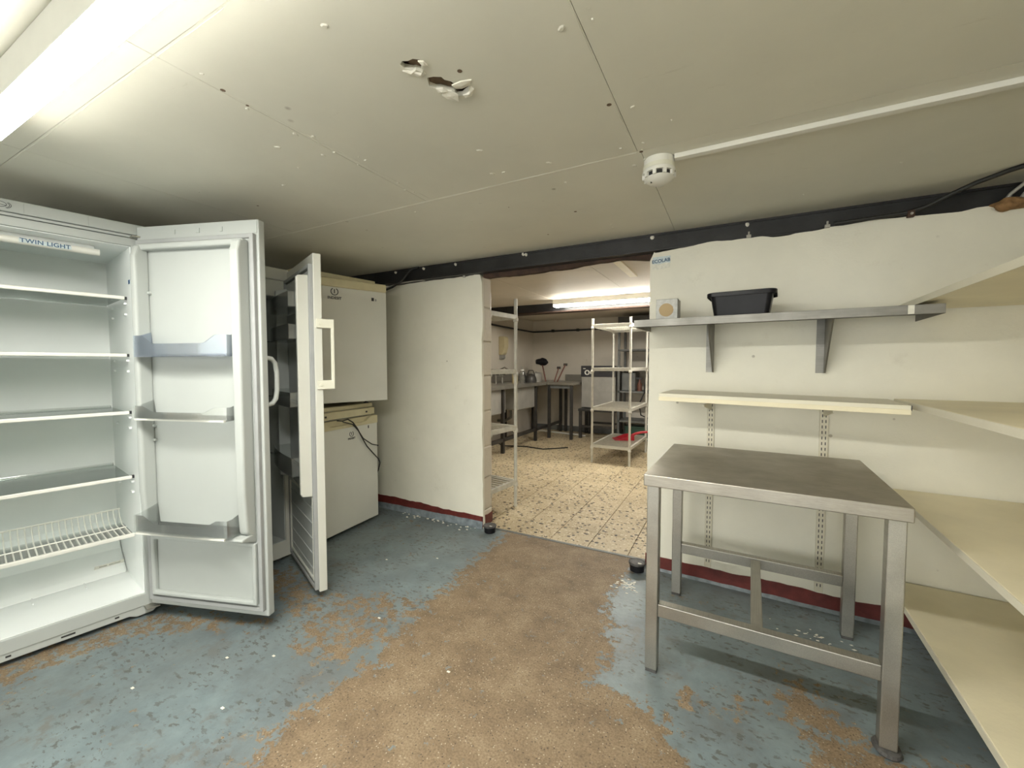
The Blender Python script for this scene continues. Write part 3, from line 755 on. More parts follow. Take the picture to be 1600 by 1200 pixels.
    mb = MB(); mb.box(X(0.014), X(0.0225), Y(-W + .030), Y(-0.030), d0 + .045, d1 - 0.075)
    dl = mb.build('door_liner', 'fridge', dr, bevel=0.004)
    # moulded raised rims: two side walls, a top wall and the shelf over the bottom panel
    for a, b in ((-W + .040, -W + .082), (-0.066, -0.038)):
        MB().prism([(X(0.016), 0.40), (X(-0.035), 0.44), (X(-0.045), 0.60), (X(-0.045), 1.585), (X(-0.03), 1.630), (X(0.016), 1.638)], Y(a), Y(b), 'y').build('side_rim', 'fridge', dl, bevel=0.010, seg=3)
    MB().box(X(-0.02), X(0.016), Y(-W + .042), Y(-0.04), 1.612, 1.638).build('top_rim', 'fridge', dl, bevel=0.008, seg=3)
    MB().prism([(X(0.016), 0.385), (X(-0.062), 0.412), (X(-0.062), 0.424), (X(0.016), 0.430)], Y(-W + .04), Y(-0.04), 'y').build('bottom_ledge', 'fridge', dl, bevel=0.006, seg=3)
    ring(MB(), X(-0.004), X(0.016), Y(-W + .036), Y(-0.036), 0.118, 0.385, 0.018).build('panel_rim', 'fridge', dl, bevel=0.006, seg=3)
    for z in (1.43, 0.86, 0.80):
        MB().box(X(-0.0), X(0.03), Y(-0.076), Y(-0.066), z, z + 0.012).build('bin_peg', 'fridge', dl, bevel=0.003)
    bw = W - 0.15
    for z, h, d, m in ((1.165, 0.085, 0.075, 'blue_clear'), (0.905, 0.055, 0.085, 'clear'), (0.432, 0.075, 0.10, 'clear')):
        b = tray(bw, d, h, 0.02).build('door_bin', m, dr, (X(0.012), Y(-W + .083), z))
        MB().box(-d - 0.006, -d + .006, 0.01, bw - .01, -0.003, 0.004).build('bin_base_edge', 'white_plastic' if m == 'clear' else m, b)
    hd = MB(); zc = 1.06
    hd.tube([(X(0.054), 0, zc + 0.10), (X(0.088), 0, zc + 0.096), (X(0.108), 0, zc + 0.078), (X(0.117), 0, zc + 0.04), (X(0.117), 0, zc - 0.04), (X(0.108), 0, zc - 0.078), (X(0.088), 0, zc - 0.096), (X(0.054), 0, zc - 0.10)], 0.010, 10)
    smooth_angle(hd.build('handle', 'fridge', dr, (0, Y(-W + 0.012), 0)), 60)
    return f
larder_fridge()

def second_fridge():
    W, D, H = 0.545, 0.55, 1.665
    f = thing('upright_fridge', 'ivory upright fridge with its door half open, between the larder fridge and the stack', 'fridge', (-2.245, 1.515, 0), R(-3.0))
    tk = 0.045; zt = 1.60
    open_box(-D, 0, -W, 0, 0.03, zt, tk, tk, 0.09, 0.09).build('cabinet', 'fridge_old', f, bevel=0.003)
    MB().box(-D, 0.012, -W, 0, zt, H).build('worktop', 'fridge_old', f, bevel=0.006)
    lx0 = -D + tk; e = 0.003
    open_box(lx0, -0.01, -W + tk, -tk, 0.12, zt - .09, e, e, e, e).build('liner', 'liner2', f)
    for z in (0.62, 0.95, 1.26):
        MB().box(lx0 + .02, -0.09, -W + tk + .01, -tk - .01, z, z + .004).build('glass_shelf', 'glass', f)
    for x in (-0.06, -D + .06):
        for y in (-W + .06, -0.06): MB().lathe([(0.016, 0), (0.016, .01), (.008, .012), (.008, .031)], 10, (x, y, 0)).build('foot', 'dusty_black', f)
    px, py = 0.03, -0.012
    X = lambda a: a - px
    Y = lambda b: b - py
    d0, d1 = 0.040, 1.648
    dr = MB().box(X(0.022), X(0.058), Y(-W), Y(0), d0, d1).build('door', 'fridge_old', f, (px, py, 0), (0, 0, R(70.5)), bevel=0.003)
    ring(MB(), X(0.004), X(0.0225), Y(-W + .006), Y(-0.006), d0 + .01, d1 - .05, 0.018).build('gasket', 'gasket', dr, bevel=0.003)
    dl = MB().box(X(0.012), X(0.0225), Y(-W + .022), Y(-0.022), d0 + .03, d1 - .075).build('door_liner', 'liner2', dr, bevel=0.003)
    MB().prism([(X(0.014), 0.50), (X(-0.038), 0.505), (X(-0.045), 0.52), (X(-0.045), 1.535), (X(-0.038), 1.545), (X(0.014), 1.55)], Y(-W + .026), Y(-W + .050), 'y').build('side_rim', 'fridge_old', dl, bevel=0.005)
    MB().prism([(X(0.014), 0.50), (X(-0.045), 0.52), (X(-0.045), 1.535), (X(0.014), 1.55)], Y(-0.050), Y(-0.026), 'y').build('side_rim', 'liner2', dl, bevel=0.005)
    for k in range(5):
        z = 0.13 + 0.075 * k
        MB().box(X(0.0085), X(0.0125), Y(-W + .05), Y(-0.05), z, z + 0.006).build('panel_rib', 'liner2', dl)
    ring(MB(), X(0.004), X(0.013), Y(-W + .03), Y(-0.03), 0.085, 0.495, 0.012).build('panel_rim', 'fridge_old', dl, bevel=0.003)
    for z, h in ((1.40, .07), (1.25, .07), (0.93, .07), (0.60, .09)):
        tray(W - .12, 0.085, h, 0.0, 0.0).build('door_bin', 'clear', dr, (X(0.010), Y(-W + .06), z))
    # wrap-round handle: two blocks screwed to the door edge and a flat bar
    hz0, hz1 = 1.015, 1.345
    pr = [(X(0.030), hz0), (X(0.108), hz0), (X(0.108), hz1), (X(0.030), hz1), (X(0.030), hz1 - .042), (X(0.094), hz1 - .042), (X(0.094), hz0 + .042), (X(0.030), hz0 + .042)]
    h = MB().prism(pr, Y(-W - .012), Y(-W - .0005), 'y').build('handle', 'ivory', dr, bevel=0.002)
    for z in (hz0 + .021, hz1 - .021):
        MB().tube([(X(0.045), Y(-W - .0125), z), (X(0.045), Y(-W - .0165), z)], 0.007, 10).build('screw_cap', 'ivory', h)
    return f
second_fridge()

def counter_fridge(name, label, loc, rz, W, D, z0, H, swing, lower):
    f = thing(name, label, 'fridge', (loc[0], loc[1], z0), rz, 'stacked counter fridges')
    MB().box(-D, 0, -W, 0, 0.02, H - .03).build('cabinet', 'fridge_grey', f, bevel=0.004)
    MB().box(-D - .005, 0.008, -W - .002, 0.002, H - .03, H).build('worktop', 'cream', f, bevel=0.006)
    for x in (-0.05, -D + .05):
        for y in (-W + .05, -0.05): MB().lathe([(0.018, 0), (0.018, .008), (.008, .010), (.008, .021)], 10, (x, y, 0)).build('foot', 'dusty_black', f)
    if lower:
        fa = MB().box(0.0, 0.028, -W, 0, H - .080, H - .032).build('fascia', 'cream', f, bevel=0.003)
        for y in (-W + .10, -0.09): MB().box(0.0282, 0.0286, y, y + .018, H - .064, H - .052).build('fascia_mark', 'ink', fa)
        px, py = 0.0, -W
        top = H - .088
    else:
        px, py = 0.012, -W + .01
        top = H - .045
    X = lambda a: a - px
    Y = lambda b: b - py
    dr = MB().box(X(0.006), X(0.052), Y(-W), Y(0), 0.03, top - .055).build('door', 'fridge_grey', f, (px, py, 0), (0, 0, swing), bevel=0.004)
    if lower:
        # cream grip moulding across the top of the door with a scooped recess
        n = 16; pts = [(Y(-W), top - .055), (Y(0), top - .055), (Y(0), top)]
        y0, y1 = -0.06, -W + .06
        for k in range(n + 1):
            tt = k / n; yy = y0 + (y1 - y0) * tt; sc_ = min(1, min(tt, 1 - tt) / 0.16)
            pts.append((Y(yy), top - 0.036 * (sc_ * sc_ * (3 - 2 * sc_))))
        pts.append((Y(-W), top))
        g = MB().prism(pts, X(0.006), X(0.054), 'x').build('grip', 'cream', dr, tri=True)
        MB().box(X(0.008), X(0.030), Y(-W + .05), Y(-.05), top - .04, top - .002).build('grip_back', 'cream', g)
        emblem(dr, X(0.0528), Y(-W / 2 + .025), top - .125, 0.95)
        MB().box(X(0.0521), X(0.0526), Y(-.095), Y(-.085), top - .085, top - .065).build('door_mark', 'ink', dr)
    else:
        g = MB().box(X(0.004), X(0.056), Y(-W), Y(0.002), top - .055, top).build('grip', 'cream', dr, bevel=0.010, seg=3)
        emblem(dr, X(0.0528), Y(-W / 2 - .07), top - .115, 1.25)
        MB().box(X(0.0521), X(0.0526), Y(-.105), Y(-.088), top - .120, top - .098).build('door_mark', 'ink', dr)
        MB().box(X(0.0521), X(0.0525), Y(-.082), Y(-.070), top - .120, top - .104).build('door_mark', 'gasket', dr)
        ring(MB(), X(0.0), X(0.0062), Y(-W + .01), Y(-.01), 0.045, top - .01, .016).build('gasket', 'gasket', dr)
    return f
counter_fridge('counter_fridge', 'lower of two stacked counter fridges, cream grip and black cable across its door', (-2.330, 2.20), R(4.5), 0.55, 0.55, 0.0, 0.855, 0, True)
counter_fridge('counter_fridge', 'upper of two stacked counter fridges, its grey-white door ajar', (-2.265, 2.185), R(-9.0), 0.55, 0.50, 0.857, 0.865, R(-11.5), False)

# flex of the stack lying over the lower door
t = thing('power_cable', 'thin black forked cable hanging across the lower counter fridge', 'cable')
def fx(y): return -2.2728 + 0.010 - 0.0787 * (y - 2.20)
mb = MB(); P = [(1.835, .768, -.02), (1.86, .765, .006), (1.90, .772, .012), (1.949, .745, .006), (1.99, .700, .003), (2.033, .631, .002), (2.060, .590, .002), (2.081, .560, .002), (2.14, .500, .002), (2.19, .450, .004), (2.212, .415, .0), (2.215, .36, -.02), (2.212, .30, -.05)]
mb.tube([(fx(y) + o, y, z) for y, z, o in P], 0.0042, 7); mb.build('strand', 'rubber', t)
P = [(1.865, .758, .004), (1.949, .732, .004), (2.000, .682, .003), (2.045, .622, .002), (2.085, .595, .002), (2.13, .566, .002), (2.19, .548, .004), (2.216, .540, -.02), (2.216, .52, -.06)]
mb = MB(); mb.tube([(fx(y) + o, y, z) for y, z, o in P], 0.0036, 7); mb.build('strand', 'rubber', t)

# ================================================================== STAINLESS TABLE
t = thing('prep_table', 'small stainless steel prep table with low rails, one foot splayed', 'table', (0.10, 1.85, 0), R(-2.0))
hx, hy, zt = 0.362, 0.335, 0.738
MB().box(-hx, hx, -hy, hy, zt - 0.042, zt).build('tabletop', 'steel_top', t, bevel=0.003)
L = 0.042
for sx in (-1, 1):
    for sy in (-1, 1):
        x = sx * (hx - 0.030); y = sy * (hy - 0.040)
        lg = MB().box(x - L / 2, x + L / 2, y - L / 2, y + L / 2, 0.012 if not (sx == 1 and sy == -1) else 0.020, zt - 0.042).build('leg', 'steel', t, bevel=0.003)
        if sx == 1 and sy == -1:
            MB().lathe([(0.030, 0.0), (0.036, 0.005), (0.032, 0.014), (0.012, 0.018), (0.0, 0.021)], 18).build('foot_pad', 'dusty_black', lg, (x, y, 0.006), (R(9), R(7), 0))
        else:
            MB().box(x - L / 2 + .002, x + L / 2 - .002, y - L / 2 + .002, y + L / 2 - .002, 0.0, 0.0125).build('foot_insert', 'dusty_black', lg)
lx = hx - 0.030 - L / 2; ly = hy - 0.040
for sy in (-1, 1):
    MB().box(-lx, lx, sy * ly - .018, sy * ly + .018, 0.215, 0.262).build('rail', 'steel', t, bevel=0.003)
MB().box(-0.018, 0.018, -ly + .018, ly - .018, 0.218, 0.255).build('cross_rail', 'steel', t, bevel=0.003)

# ================================================================== SHELVES ON THE WALL
PA = -math.atan(0.06)     # angle of the wall that carries them
t = thing('steel_wall_shelf', 'long stainless wall shelf on two brackets, carrying the black tub', 'shelf', (0.13, pier_y(0.13), 1.338), PA)
MB().box(-0.53, 0.535, -0.330, -0.001, -0.004, 0.0).build('deck', 'steel_shelf', t, bevel=0.001)
MB().box(-0.53, 0.535, -0.332, -0.329, -0.030, 0.004).build('front_lip', 'steel_shelf', t, bevel=0.001)
MB().box(-0.53, 0.535, -0.004, -0.001, -0.002, 0.022).build('rear_upstand', 'steel_shelf', t, bevel=0.001)
for x in (-0.53, 0.532): MB().box(x, x + .003, -0.33, -0.002, -0.030, 0.002).build('end_return', 'steel_shelf', t)
for x in (-0.232, 0.222):
    br = MB().box(x - .018, x + .018, -0.004, -0.001, -0.245, -0.005).build('bracket', 'steel_shelf', t)
    MB().prism([(-0.001, -0.245), (-0.020, -0.245), (-0.25, -0.020), (-0.25, -0.005), (-0.001, -0.005)], x + .012, x + .018, 'x').build('bracket_web', 'steel_shelf', br)
    for z in (-0.21, -0.12): MB().tube([(x - .004, -0.004, z), (x - .004, -0.008, z)], 0.006, 8).build('bolt', 'steel_shelf', br)
MB().box(0.438, 0.455, -0.3335, -0.3318, -0.028, 0.003).build('tape_scrap', 'paper', t)

zs = 0.992
t = thing('laminate_wall_shelf', 'cream laminate shelf on slotted uprights, above the prep table', 'shelf', (0.16, pier_y(0.16), zs), PA)
dk = MB().box(-0.440, 0.428, -0.335, -0.006, -0.034, 0.0).build('deck', 'shelf_white', t, (0, 0, 0), (0, R(0.9), 0), bevel=0.002)
MB().box(-0.440, 0.428, -0.338, -0.334, -0.0345, -0.016).build('edge_strip', 'shelf_cream', dk, bevel=0.001)
MB().box(0.428, 0.431, -0.333, -0.28, -0.020, -0.001).build('end_cap', 'ink', dk)
for x in (-0.252, 0.212):
    up = MB(); up.box(x - .016, x + .016, -0.011, -0.001, -0.905, -0.040); u = up.build('upright', 'shelf_white', t, bevel=0.001)
    mb = MB()
    for k in range(33):
        z = -0.060 - 0.0252 * k
        for s in (-.0065, .0065): mb.box(x + s - .0017, x + s + .0017, -0.0117, -0.0108, z - 0.0135, z)
    mb.build('slot_column', 'ink', u)['kind'] = 'stuff'
    MB().prism([(-0.010, -0.042), (-0.010, -0.095), (-0.06, -0.085), (-0.30, -0.050), (-0.30, -0.042)], x - .003, x + .003, 'x').build('arm', 'shelf_white', u)

# fitted shelving along the right: four boards that start at the wall and come forward
t = thing('fitted_shelving', 'deep cream painted shelving of four boards reaching from the back wall', 'shelving', (0.605, 2.30, 0), R(-1.8))
for z, th in ((0.215, 0.022), (0.607, 0.020), (0.988, 0.022), (1.376, 0.022)):
    sh = MB().box(0.0, 0.66, -2.1, -0.012, z - th, z).build('shelf_board', 'shelf_cream', t, bevel=0.0015)
    MB().box(-0.003, 0.0, -2.1, -0.012, z - th - .001, z - .001).build('edge_strip', 'shelf_white', sh)
for y in (-2.08, -1.05):
    MB().box(0.62, 0.65, y, y + .03, 0.0, 1.42).build('post', 'shelf_cream', t)

# ------------------------------------------------------------------ box and tub on the steel shelf
def on_shelf(x, d):  # x along the wall, d out from it
    return (x + d * math.sin(PA), pier_y(x) - d * math.cos(PA), 1.3385)
t = thing('carton', 'small pale grey square carton with a round kraft window on the steel shelf', 'box', on_shelf(-0.262, 0.27), PA + R(2))
MB().box(-0.05, 0.046, 0.0, 0.10, 0.0, 0.100).build('body', 'carton', t, bevel=0.002)
n = 28; MB().prism([(-0.004 + 0.032 * math.cos(2 * math.pi * k / n) + random.Random(k).uniform(-.001, .001), 0.050 + 0.031 * math.sin(2 * math.pi * k / n)) for k in range(n)], -0.0012, 0.0, 'y').build('kraft_window', 'kraft', t, tri=True)
MB().box(-0.05, 0.046, 0.0, 0.10, 0.1002, 0.101).build('lid_flap', 'carton', t)

t = thing('plastic_tub', 'black rectangular plastic tub with rolled rim on the steel shelf', 'tub', on_shelf(0.045, 0.245), PA + R(-1.5))
def rrect(hx, hy, r, z, n=6):
    pts = []
    for cx, cy, a0 in ((hx - r, hy - r, 0), (-hx + r, hy - r, 90), (-hx + r, -hy + r, 180), (hx - r, -hy + r, 270)):
        for k in range(n + 1):
            a = R(a0 + 90 * k / n); pts.append((cx + r * math.cos(a), cy + r * math.sin(a), z))
    return pts
def loft(loops, close_first=True, close_last=False):
    mb = MB(); m = len(loops[0]); vs = [p for l in loops for p in l]; fs = []
    for i in range(len(loops) - 1):
        for j in range(m): fs.append((i * m + j, i * m + (j + 1) % m, (i + 1) * m + (j + 1) % m, (i + 1) * m + j))
    if close_first: fs.append(tuple(range(m - 1, -1, -1)))
    if close_last: fs.append(tuple(range((len(loops) - 1) * m, len(loops) * m)))
    return mb.add(vs, fs)
bd = loft([rrect(0.096, 0.060, 0.016, 0.0), rrect(0.104, 0.066, 0.02, 0.004), rrect(0.119, 0.078, 0.024, 0.098),
           rrect(0.116, 0.075, 0.022, 0.098), rrect(0.101, 0.063, 0.018, 0.007)], True, True).build('body', 'black_plastic', t)
smooth_angle(bd, 45)
rm = loft([rrect(0.118, 0.077, 0.024, 0.096), rrect(0.127, 0.086, 0.028, 0.094), rrect(0.130, 0.089, 0.030, 0.086), rrect(0.1315, 0.0905, 0.030, 0.086), rrect(0.1315, 0.0905, 0.030, 0.101), rrect(0.127, 0.086, 0.028, 0.104), rrect(0.117, 0.076, 0.024, 0.102)], False, False).build('rim', 'black_plastic', t)
smooth_angle(rm, 45)

# sticker on the pier
t = thing('wall_sticker', 'torn white and pale blue sticker high on the wall beside the opening', 'sticker', (-0.347, pier_y(-0.347) - 0.0015, 1.665), PA)
MB().box(-0.045, 0.045, -0.0006, 0.0006, 0.0, 0.042).build('printed_half', 'pale_blue_paper', t)
pts = [(-0.048, 0.006), (-0.047, -0.022), (-0.03, -0.026), (-0.005, -0.024), (0.018, -0.021), (0.044, -0.018), (0.046, 0.004), (0.02, 0.008), (-0.01, 0.003), (-0.03, 0.006)]
MB().prism(pts, -0.0016, -0.0004, 'y').build('torn_half', 'paper', t, tri=True)
lettering('lettering', 'ECOLAB', 0.025, 'blue_ink', t, (-0.002, -0.0018, 0.019), (R(90), R(-3), 0), 0.0004, 1.0, 0.0005)

# ================================================================== SMOKE DETECTOR, TRUNKING, CABLES
t = thing('smoke_detector', 'white domed smoke detector on the ceiling at the end of the trunking', 'smoke detector', (-0.240, 1.545, ZC - 0.0005))
def lz(prof, name, mat, par=t, n=36):
    return smooth_angle(MB().lathe(prof, n).build(name, mat, par), 30)
lz([(0.050, -0.022), (0.050, 0.0)], 'base', 'white_plastic')
lz([(0.053, -0.036), (0.0535, -0.0225)], 'collar', 'ivory')
hd = lz([(0.012, -0.083), (0.030, -0.079), (0.042, -0.071), (0.049, -0.064), (0.049, -0.063)], 'dome', 'white_plastic')
lz([(0.0555, -0.050), (0.056, -0.046), (0.0535, -0.0365)], 'shoulder', 'white_plastic')
lz([(0.044, -0.0635), (0.046, -0.0495)], 'chamber', 'dark_gap')
for k in range(10):
    a = 2 * math.pi * (k + 0.3) / 10
    MB().box(0.0455, 0.0555, -0.006, 0.006, -0.0645, -0.0495).build('cage_bar', 'white_plastic', t, None, (0, 0, a), bevel=0.001)
MB().lathe([(0.003, -0.081), (0.003, -0.076)], 8, (-0.022, -0.020, 0)).build('indicator', 'dark_gap', t)
tr = tag(MB().box(-0.188, XR - 0.001, 1.520, 1.545, ZC - 0.0165, ZC - 0.0005).build('cable_trunking', 'white_plastic', bevel=0.0015), 'thin white cable trunking along the ceiling from the smoke detector', 'trunking')

cb = tag(smooth_angle(MB().tube([(0.38, 2.300, 1.748), (0.50, 2.296, 1.750), (0.62, 2.290, 1.752), (0.68, 2.285, 1.768), (0.74, 2.27, 1.796), (0.80, 2.24, 1.818), (0.87, 2.19, 1.830), (0.98, 2.10, 1.833), (1.12, 2.00, 1.832), (1.30, 1.92, 1.831)], 0.0085, 8).build('ceiling_cable', 'rubber'), 60), 'thick black cable looping from the wall top up to the ceiling', 'cable')
for k, off in enumerate((0.0, 0.04)):
    tag(smooth_angle(MB().tube([(0.895 + off, 2.335, 1.700), (0.90 + off, 2.315, 1.742), (0.915 + off, 2.30, 1.775), (0.945 + off, 2.285, 1.805), (0.99 + off, 2.26, 1.826), (1.10 + off, 2.2, 1.832)], 0.0065, 8).build('wall_cable', 'grey_cable'), 60),
        ('pale grey cable rising from the foam, nearer the black cable', 'pale grey cable rising from the foam, farther from the black cable')[k], 'cable', 'grey cables over the wall')
def blob(name, loc, r, seed, mat, label=None, cat=None, parent=None):
    bm = bmesh.new(); bmesh.ops.create_icosphere(bm, subdivisions=3, radius=1)
    for v in bm.verts:
        k = 1 + 0.45 * noise.noise(v.co * 1.6 + Vector((seed, 0, 0))); v.co = Vector((v.co.x * r[0] * k, v.co.y * r[1] * k, v.co.z * r[2] * k))
    me = bpy.data.meshes.new(name); bm.to_mesh(me); bm.free(); me.materials.append(M[mat])
    for p in me.polygons: p.use_smooth = True
    o = link(name, me, parent, loc)
    if label: tag(o, label, cat)
    return o
blob('foam_lump', (0.905, 2.272, 1.730), (0.055, 0.030, 0.022), 3.0, 'foam', 'lump of orange expanding foam where the grey cables enter', 'foam')
t = thing('pipe_clip', 'rusty cable clip where the black cable leaves the wall top', 'clip', (0.63, 2.288, 1.744))
MB().box(-.012, .012, -.008, .012, -.012, .016).build('saddle', 'rust', t, bevel=.003); MB().tube([(0, -.008, .0), (0, -.014, .0)], .005, 8).build('screw', 'grey_cable', t)
for i, (x, z, lab) in enumerate(((0.359, 1.748, 'small clip on the wall top above the steel shelf end'), (0.056, 1.752, 'small clip on the wall top above the black tub'),
                   (-1.993, 1.742, 'small clip on the wall top nearer the stacked fridges'), (-1.640, 1.738, 'small clip on the wall top near the opening corner'))):
    y = (pier_y(x) if x > -0.5 else 2.40) - 0.006
    t = thing('pipe_clip', lab, 'clip', (x, y, z), 0, 'small clips along the wall top')
    MB().box(-.010, .010, -.004, .010, -.010, .004).build('saddle', 'grey_cable', t, bevel=.002); MB().tube([(0, 0, .004), (0, 0, .018)], .004, 6).build('pin', 'grey_cable', t)
tag(smooth_angle(MB().tube([(-2.02, 2.375, 1.832), (-2.075, 2.365, 1.826), (-2.10, 2.355, 1.80), (-2.13, 2.345, 1.765), (-2.17, 2.34, 1.735), (-2.24, 2.335, 1.705), (-2.34, 2.33, 1.68), (-2.50, 2.33, 1.65), (-2.62, 2.33, 1.55)], 0.0085, 8).build('hanging_cable', 'rubber'), 60), 'thick black cable dropping from the beam behind the upper counter fridge', 'cable')
tag(smooth_angle(MB().tube([(-1.99, 2.385, 1.742), (-2.09, 2.378, 1.741), (-2.20, 2.368, 1.735), (-2.30, 2.36, 1.715), (-2.42, 2.36, 1.68), (-2.60, 2.36, 1.60)], 0.005, 7).build('hanging_cable', 'grey_cable'), 60), 'pale cable running along the wall top behind the upper counter fridge', 'cable')

# ================================================================== POTS AT THE OPENING, FLOOR BITS
for (x, y, lab) in ((-1.425, 2.372, 'round black lidded pot on the floor below the block wall corner'), (-0.440, 2.300, 'round black lidded pot on the floor beside the prep table leg')):
    t = thing('bait_pot', lab, 'pot', (x, y, 0.0), 0, 'black pots at the opening')
    smooth_angle(MB().lathe([(0.034, 0.0), (0.038, 0.004), (0.041, 0.042)], 28).build('body', 'black_plastic', t), 40)
    smooth_angle(MB().lathe([(0.0445, 0.040), (0.0455, 0.043), (0.0445, 0.049), (0.040, 0.051), (0.036, 0.0485), (0.0, 0.0495)], 28).build('lid', 'dusty_black', t), 40)
    MB().box(0.008, 0.026, -0.02, -0.012, 0.0488, 0.0505).build('lid_mark', 'paper', t)
rnd = random.Random(8); mb = MB()
for k in range(110):
    if k < 34: x = rnd.uniform(-2.2, -1.55); y = 2.385 - abs(rnd.gauss(0, 0.03)); s = rnd.uniform(.004, .014)
    else:
        q = rnd.choice((0, 0, 1)); x = (-0.46, 0.33)[q] + rnd.gauss(0, (.035, .09)[q]); y = (2.13, 2.07)[q] + rnd.gauss(0, .028); s = rnd.uniform(.003, .010)
    a = rnd.random() * 3; h = rnd.uniform(.001, .005) if k < 34 else .0008
    mb.add([(x + s * math.cos(a + q), y + .6 * s * math.sin(a + q), 0.0) for q in (0, 1.7, 3.0, 4.6)] + [(x + .6 * s * math.cos(a + q), y + .4 * s * math.sin(a + q), h) for q in (0, 1.7, 3.0, 4.6)],
           [(3, 2, 1, 0), (4, 5, 6, 7), (0, 1, 5, 4), (1, 2, 6, 5), (2, 3, 7, 6), (3, 0, 4, 7)])
for (x, y) in ((-1.70, 0.86), (-1.55, 0.95), (-1.46, 0.72), (-1.83, 0.62), (-1.37, 1.32), (-0.9, 1.2), (-1.5, 1.9), (-1.75, 1.75)):
    s = 0.006; mb.box(x - s, x + s, y - s * .6, y + s * .6, 0.0002, 0.0018)
o = mb.build('plaster_debris', 'raw_plaster'); o['kind'] = 'stuff'; tag(o, 'white plaster crumbs and flecks scattered on the floor', 'debris')

# ================================================================== KITCHEN BEHIND
def rack(name, label, loc, rz, w, d, posts_h, shelves, mat, slat_mat, lattice):
    t = thing(name, label, 'shelving rack', loc, rz)
    for x in (0, w):
        for y in (0, d):
            p = smooth_angle(MB().tube([(x, y, 0.0), (x, y, posts_h)], 0.0135, 12).build('post', mat, t), 40)
            for z in shelves: smooth_angle(MB().lathe([(0.015, -0.055), (0.021, -0.047), (0.019, -0.028), (0.0145, -0.022)], 12, (x, y, z)).build('collar', mat, p), 40)
    for z in shelves:
        sh = frame_mesh(MB(), [(-.012, -.012), (w + .012, -.012), (w + .012, d + .012), (-.012, d + .012)], [(.012, .012), (w - .012, .012), (w - .012, d - .012), (.012, d - .012)], z - .035, z, 'z').build('shelf_frame', mat, t, bevel=.002)
        sl = MB(); 
        k = 0; y = 0.05
        while y < d - .03:
            sl.box(0.012, w - .012, y, y + .024, z - .008, z - .002); y += 0.048
        if lattice:
            for q in range(1, 9): sl.box(w * q / 9 - .004, w * q / 9 + .004, 0.012, d - .012, z - .012, z - .004)
        sl.build('slat_deck', slat_mat, sh)['kind'] = 'stuff'
    return t
rack('kitchen_rack', 'pale grey four-tier rack standing free in the middle of the kitchen', (-1.42, 4.66, 0), R(-1.5), 0.43, 0.86, 1.655, (0.215, 0.645, 1.095, 1.59), 'epoxy', 'galv', True)
rack('kitchen_rack', 'pale grey rack end showing just behind the block wall corner', (-2.752, 2.712, 0), R(-6.4), 1.21, 0.34, 1.645, (0.215, 0.650, 1.095, 1.520), 'epoxy', 'galv', False)
# red scoop on the lowest tier of the free-standing rack
t = thing('dustpan', 'red plastic dustpan lying on the bottom tier of the kitchen rack', 'dustpan', (-1.16, 5.14, 0.2155), R(25))
n = 10; vs = [(-.11, -.09, 0), (.11, -.09, 0), (.11, .09, 0), (-.11, .09, 0)]
MB().prism([(-.13, 0.0), (.10, 0.0), (.10, 0.05), (.085, 0.05), (.085, .006), (-.13, .004)], -.10, .10, 'y').build('pan', 'red_plastic', t, bevel=.002)
for y in (-.10, .092): MB().prism([(-.11, 0.0), (.10, 0.0), (.10, .06), (.02, .05)], y, y + .008, 'y').build('pan_side', 'red_plastic', t)
smooth_angle(MB().tube([(.095, 0, .045), (.14, 0, .07), (.20, 0, .085), (.30, 0, .092)], .018, 10, .014).build('handle', 'red_plastic', t), 60)

# sink bench along the side wall
t = thing('sink_bench', 'long stainless sink bench against the kitchen side wall', 'sink', (0, 0, 0))
bx0, bx1, by0, by1, bz = RX0 + .005, -2.52, 3.55, 6.70, 0.865
MB().box(bx0, bx1, by0, by1, bz - .045, bz).build('worktop', 'steel', t, bevel=.004)
for y in (3.62, 4.6, 5.6, 6.62):
    for x in (bx0 + .05, bx1 - .05): MB().box(x - .02, x + .02, y - .02, y + .02, 0, bz - .045).build('leg', 'dark_metal', t)
for y0 in (4.15, 5.05):
    b = MB().box(bx0 + .10, bx1 - .06, y0, y0 + .55, bz - .36, bz - .045).build('bowl', 'grey_panel', t, bevel=.015)
    MB().tube([(bx0 + .3, y0 + .27, bz - .36), (bx0 + .3, y0 + .27, bz - .50), (bx0 + .2, y0 + .27, bz - .56), (bx0 + .08, y0 + .27, bz - .56)], .02, 8).build('waste_pipe', 'dark_grey', b)
MB().box(bx1 - .06, bx1 - .03, by0 + .1, by1 - .1, .15, .19).build('rail', 'dark_metal', t)
tag(MB().box(bx0, bx0 + .015, by0, by1, bz + .0005, bz + .12).build('splashback', 'steel', bevel=.003), 'stainless splashback strip along the wall behind the sink bench', 'splashback')
t = thing('mixer_tap', 'chrome two-handled tap standing at the back of the sink bench', 'tap', (-2.88, 5.05, bz))
for y in (-.09, .09):
    a = MB().tube([(0, y, 0), (0, y, .13)], .012, 10).build('pillar', 'steel', t)
    MB().box(-.05, .05, y - .008, y + .008, .125, .14).build('lever', 'dark_metal', a)
MB().tube([(0, -.09, .10), (0, .09, .10)], .012, 8).build('bridge', 'steel', t)
MB().tube([(0, 0, .10), (.02, 0, .20), (.09, 0, .23), (.16, 0, .19)], .011, 8).build('spout', 'steel', t)
